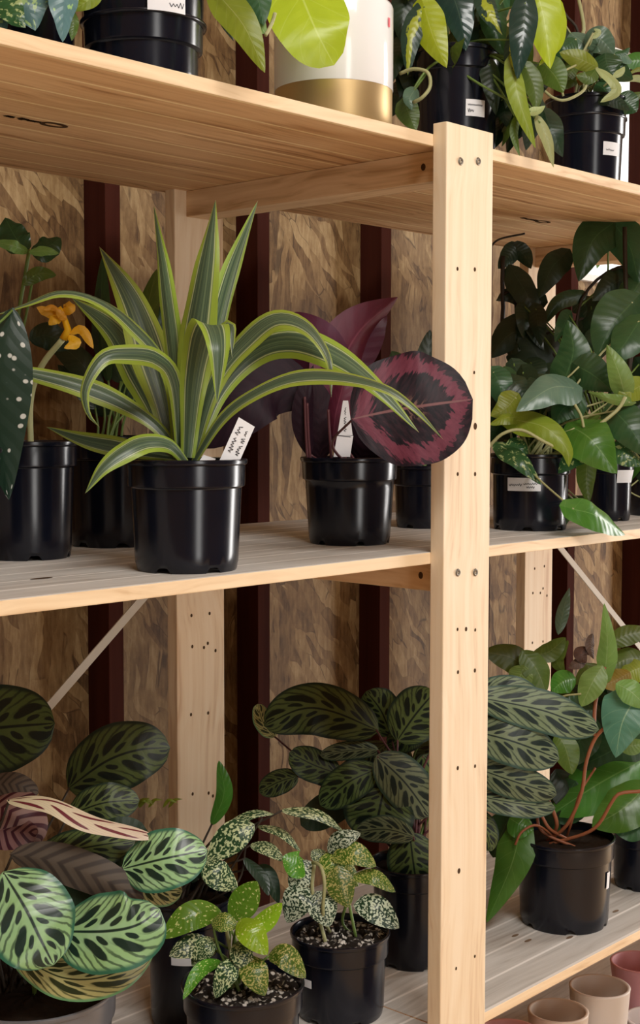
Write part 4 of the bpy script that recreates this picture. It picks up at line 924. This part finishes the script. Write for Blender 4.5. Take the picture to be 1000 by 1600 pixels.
# ================================================================== empty pots below
def empty_pot(px, py, Y, dia, col, label):
    q = PY(px, py, Y); M = plain('glazed_'+label.split()[0], col, .5, .4, var=.04, scale=14)
    hh = q.z - ZL; r = dia/2
    t = thing('empty_pot', label, 'plant pot', (q.x, Y, ZL), 'empty ceramic pots under the bottom shelf')
    rb = r*.78
    v, f = lathe([(0, .001), (rb-.004, 0), (rb, .003), (rb+(r-rb)*.5, hh*.5), (r-.0005, hh-.003), (r, hh-.001), (r-.001, hh), (r-.004, hh), (r-.005, hh-.002), (rb+(r-rb)*.5-.005, hh*.5), (rb-.005, .008), (0, .008)], (q.x, Y, ZL), 64)
    link('pot_body', v, f, M, t)
empty_pot(937, 1540, .10, .0925, (.62, .54, .48), 'off-white empty ceramic pot below the bottom shelf at right')
empty_pot(872, 1578, .095, .0885, (.55, .44, .35), 'beige empty ceramic pot front left of the off-white one')
empty_pot(1000, 1502, .155, .0985, (.68, .33, .36), 'deep pink empty ceramic pot behind the off-white one')
empty_pot(795, 1612, .09, .0885, (.60, .30, .28), 'pale pink pot rim peeking out beside the post foot')
empty_pot(1022, 1590, .055, .0885, (.66, .58, .55), 'whitish empty pot cut off at the lower right edge')

# ================================================================== outdoors
def shrub():
    t = thing('shrub', 'sunlit green shrub outside the window at right', 'shrub', (3.0, 2.6, FLOOR))
    r = random.Random(3); V, Fc, UV = [], [], []
    for i in range(900):
        p = Vector((3.0+r.gauss(0, .45), 2.6+r.gauss(0, .3), .25+r.gauss(0, .45)))
        a = Vector((r.uniform(-1, 1), r.uniform(-1, 1), r.uniform(-1, .4))).normalized(); b = a.orthogonal().normalized(); l = r.uniform(.05, .1); q = len(V)
        n = a.cross(b)*.01
        V += [p, p+a*l*.5+b*l*.25+n, p+a*l, p+a*l*.5-b*l*.25+n]; UV += [(.5, 0), (1, .5), (.5, 1), (0, .5)]; Fc += [[q, q+1, q+2], [q, q+2, q+3]]
    link('foliage', V, Fc, L_LGREEN, t, uvs=UV)
    for k_ in range(5):
        v, f = tube(spline([Vector((3.0, 2.6, FLOOR)), Vector((3.0+r.uniform(-.2, .2), 2.6, -.5)), Vector((3.0+r.uniform(-.6, .6), 2.6+r.uniform(-.2, .2), .6))], 12), .02, 7, .006)
        link('branch', v, f, STEM_D, t)
shrub()
struct(box('ground', (-8, 12, .66, 14, FLOOR-.06, FLOOR-.01), plain('grass_ground', (.10, .16, .05), .9, .2), None, 0))

# ================================================================== light
w = bpy.data.worlds.new('sky'); SC.world = w; w.use_nodes = True
bg = w.node_tree.nodes['Background']; bg.inputs[0].default_value = (1., .98, .95, 1); bg.inputs[1].default_value = 1.6
def area(name, loc, target, sx, sy, power, col):
    l = bpy.data.lights.new(name, 'AREA'); l.shape = 'RECTANGLE'; l.size = sx; l.size_y = sy; l.energy = power; l.color = col
    o = bpy.data.objects.new(name, l); COL.objects.link(o); o.location = loc
    o.rotation_euler = (Vector(target)-Vector(loc)).to_track_quat('-Z', 'Y').to_euler(); return o
area('skylight_daylight', (-.75, -1.6, 2.05), (-.2, -.1, 0), 1.5, 1.0, 74, (1., .97, .93))
area('doorway_daylight', (-1.35, -3.45, .1), (-.3, 0, .1), .55, 2.2, 18, (1., .96, .91))
area('end_door_daylight', (3.1, -1.05, .15), (.8, 0, 0), .6, 2.2, 64, (1., .96, .92))

vs = SC.view_settings; vs.view_transform = 'Standard'; vs.look = 'None'; vs.gamma = 1; vs.use_curve_mapping = False; vs.exposure = 0.15
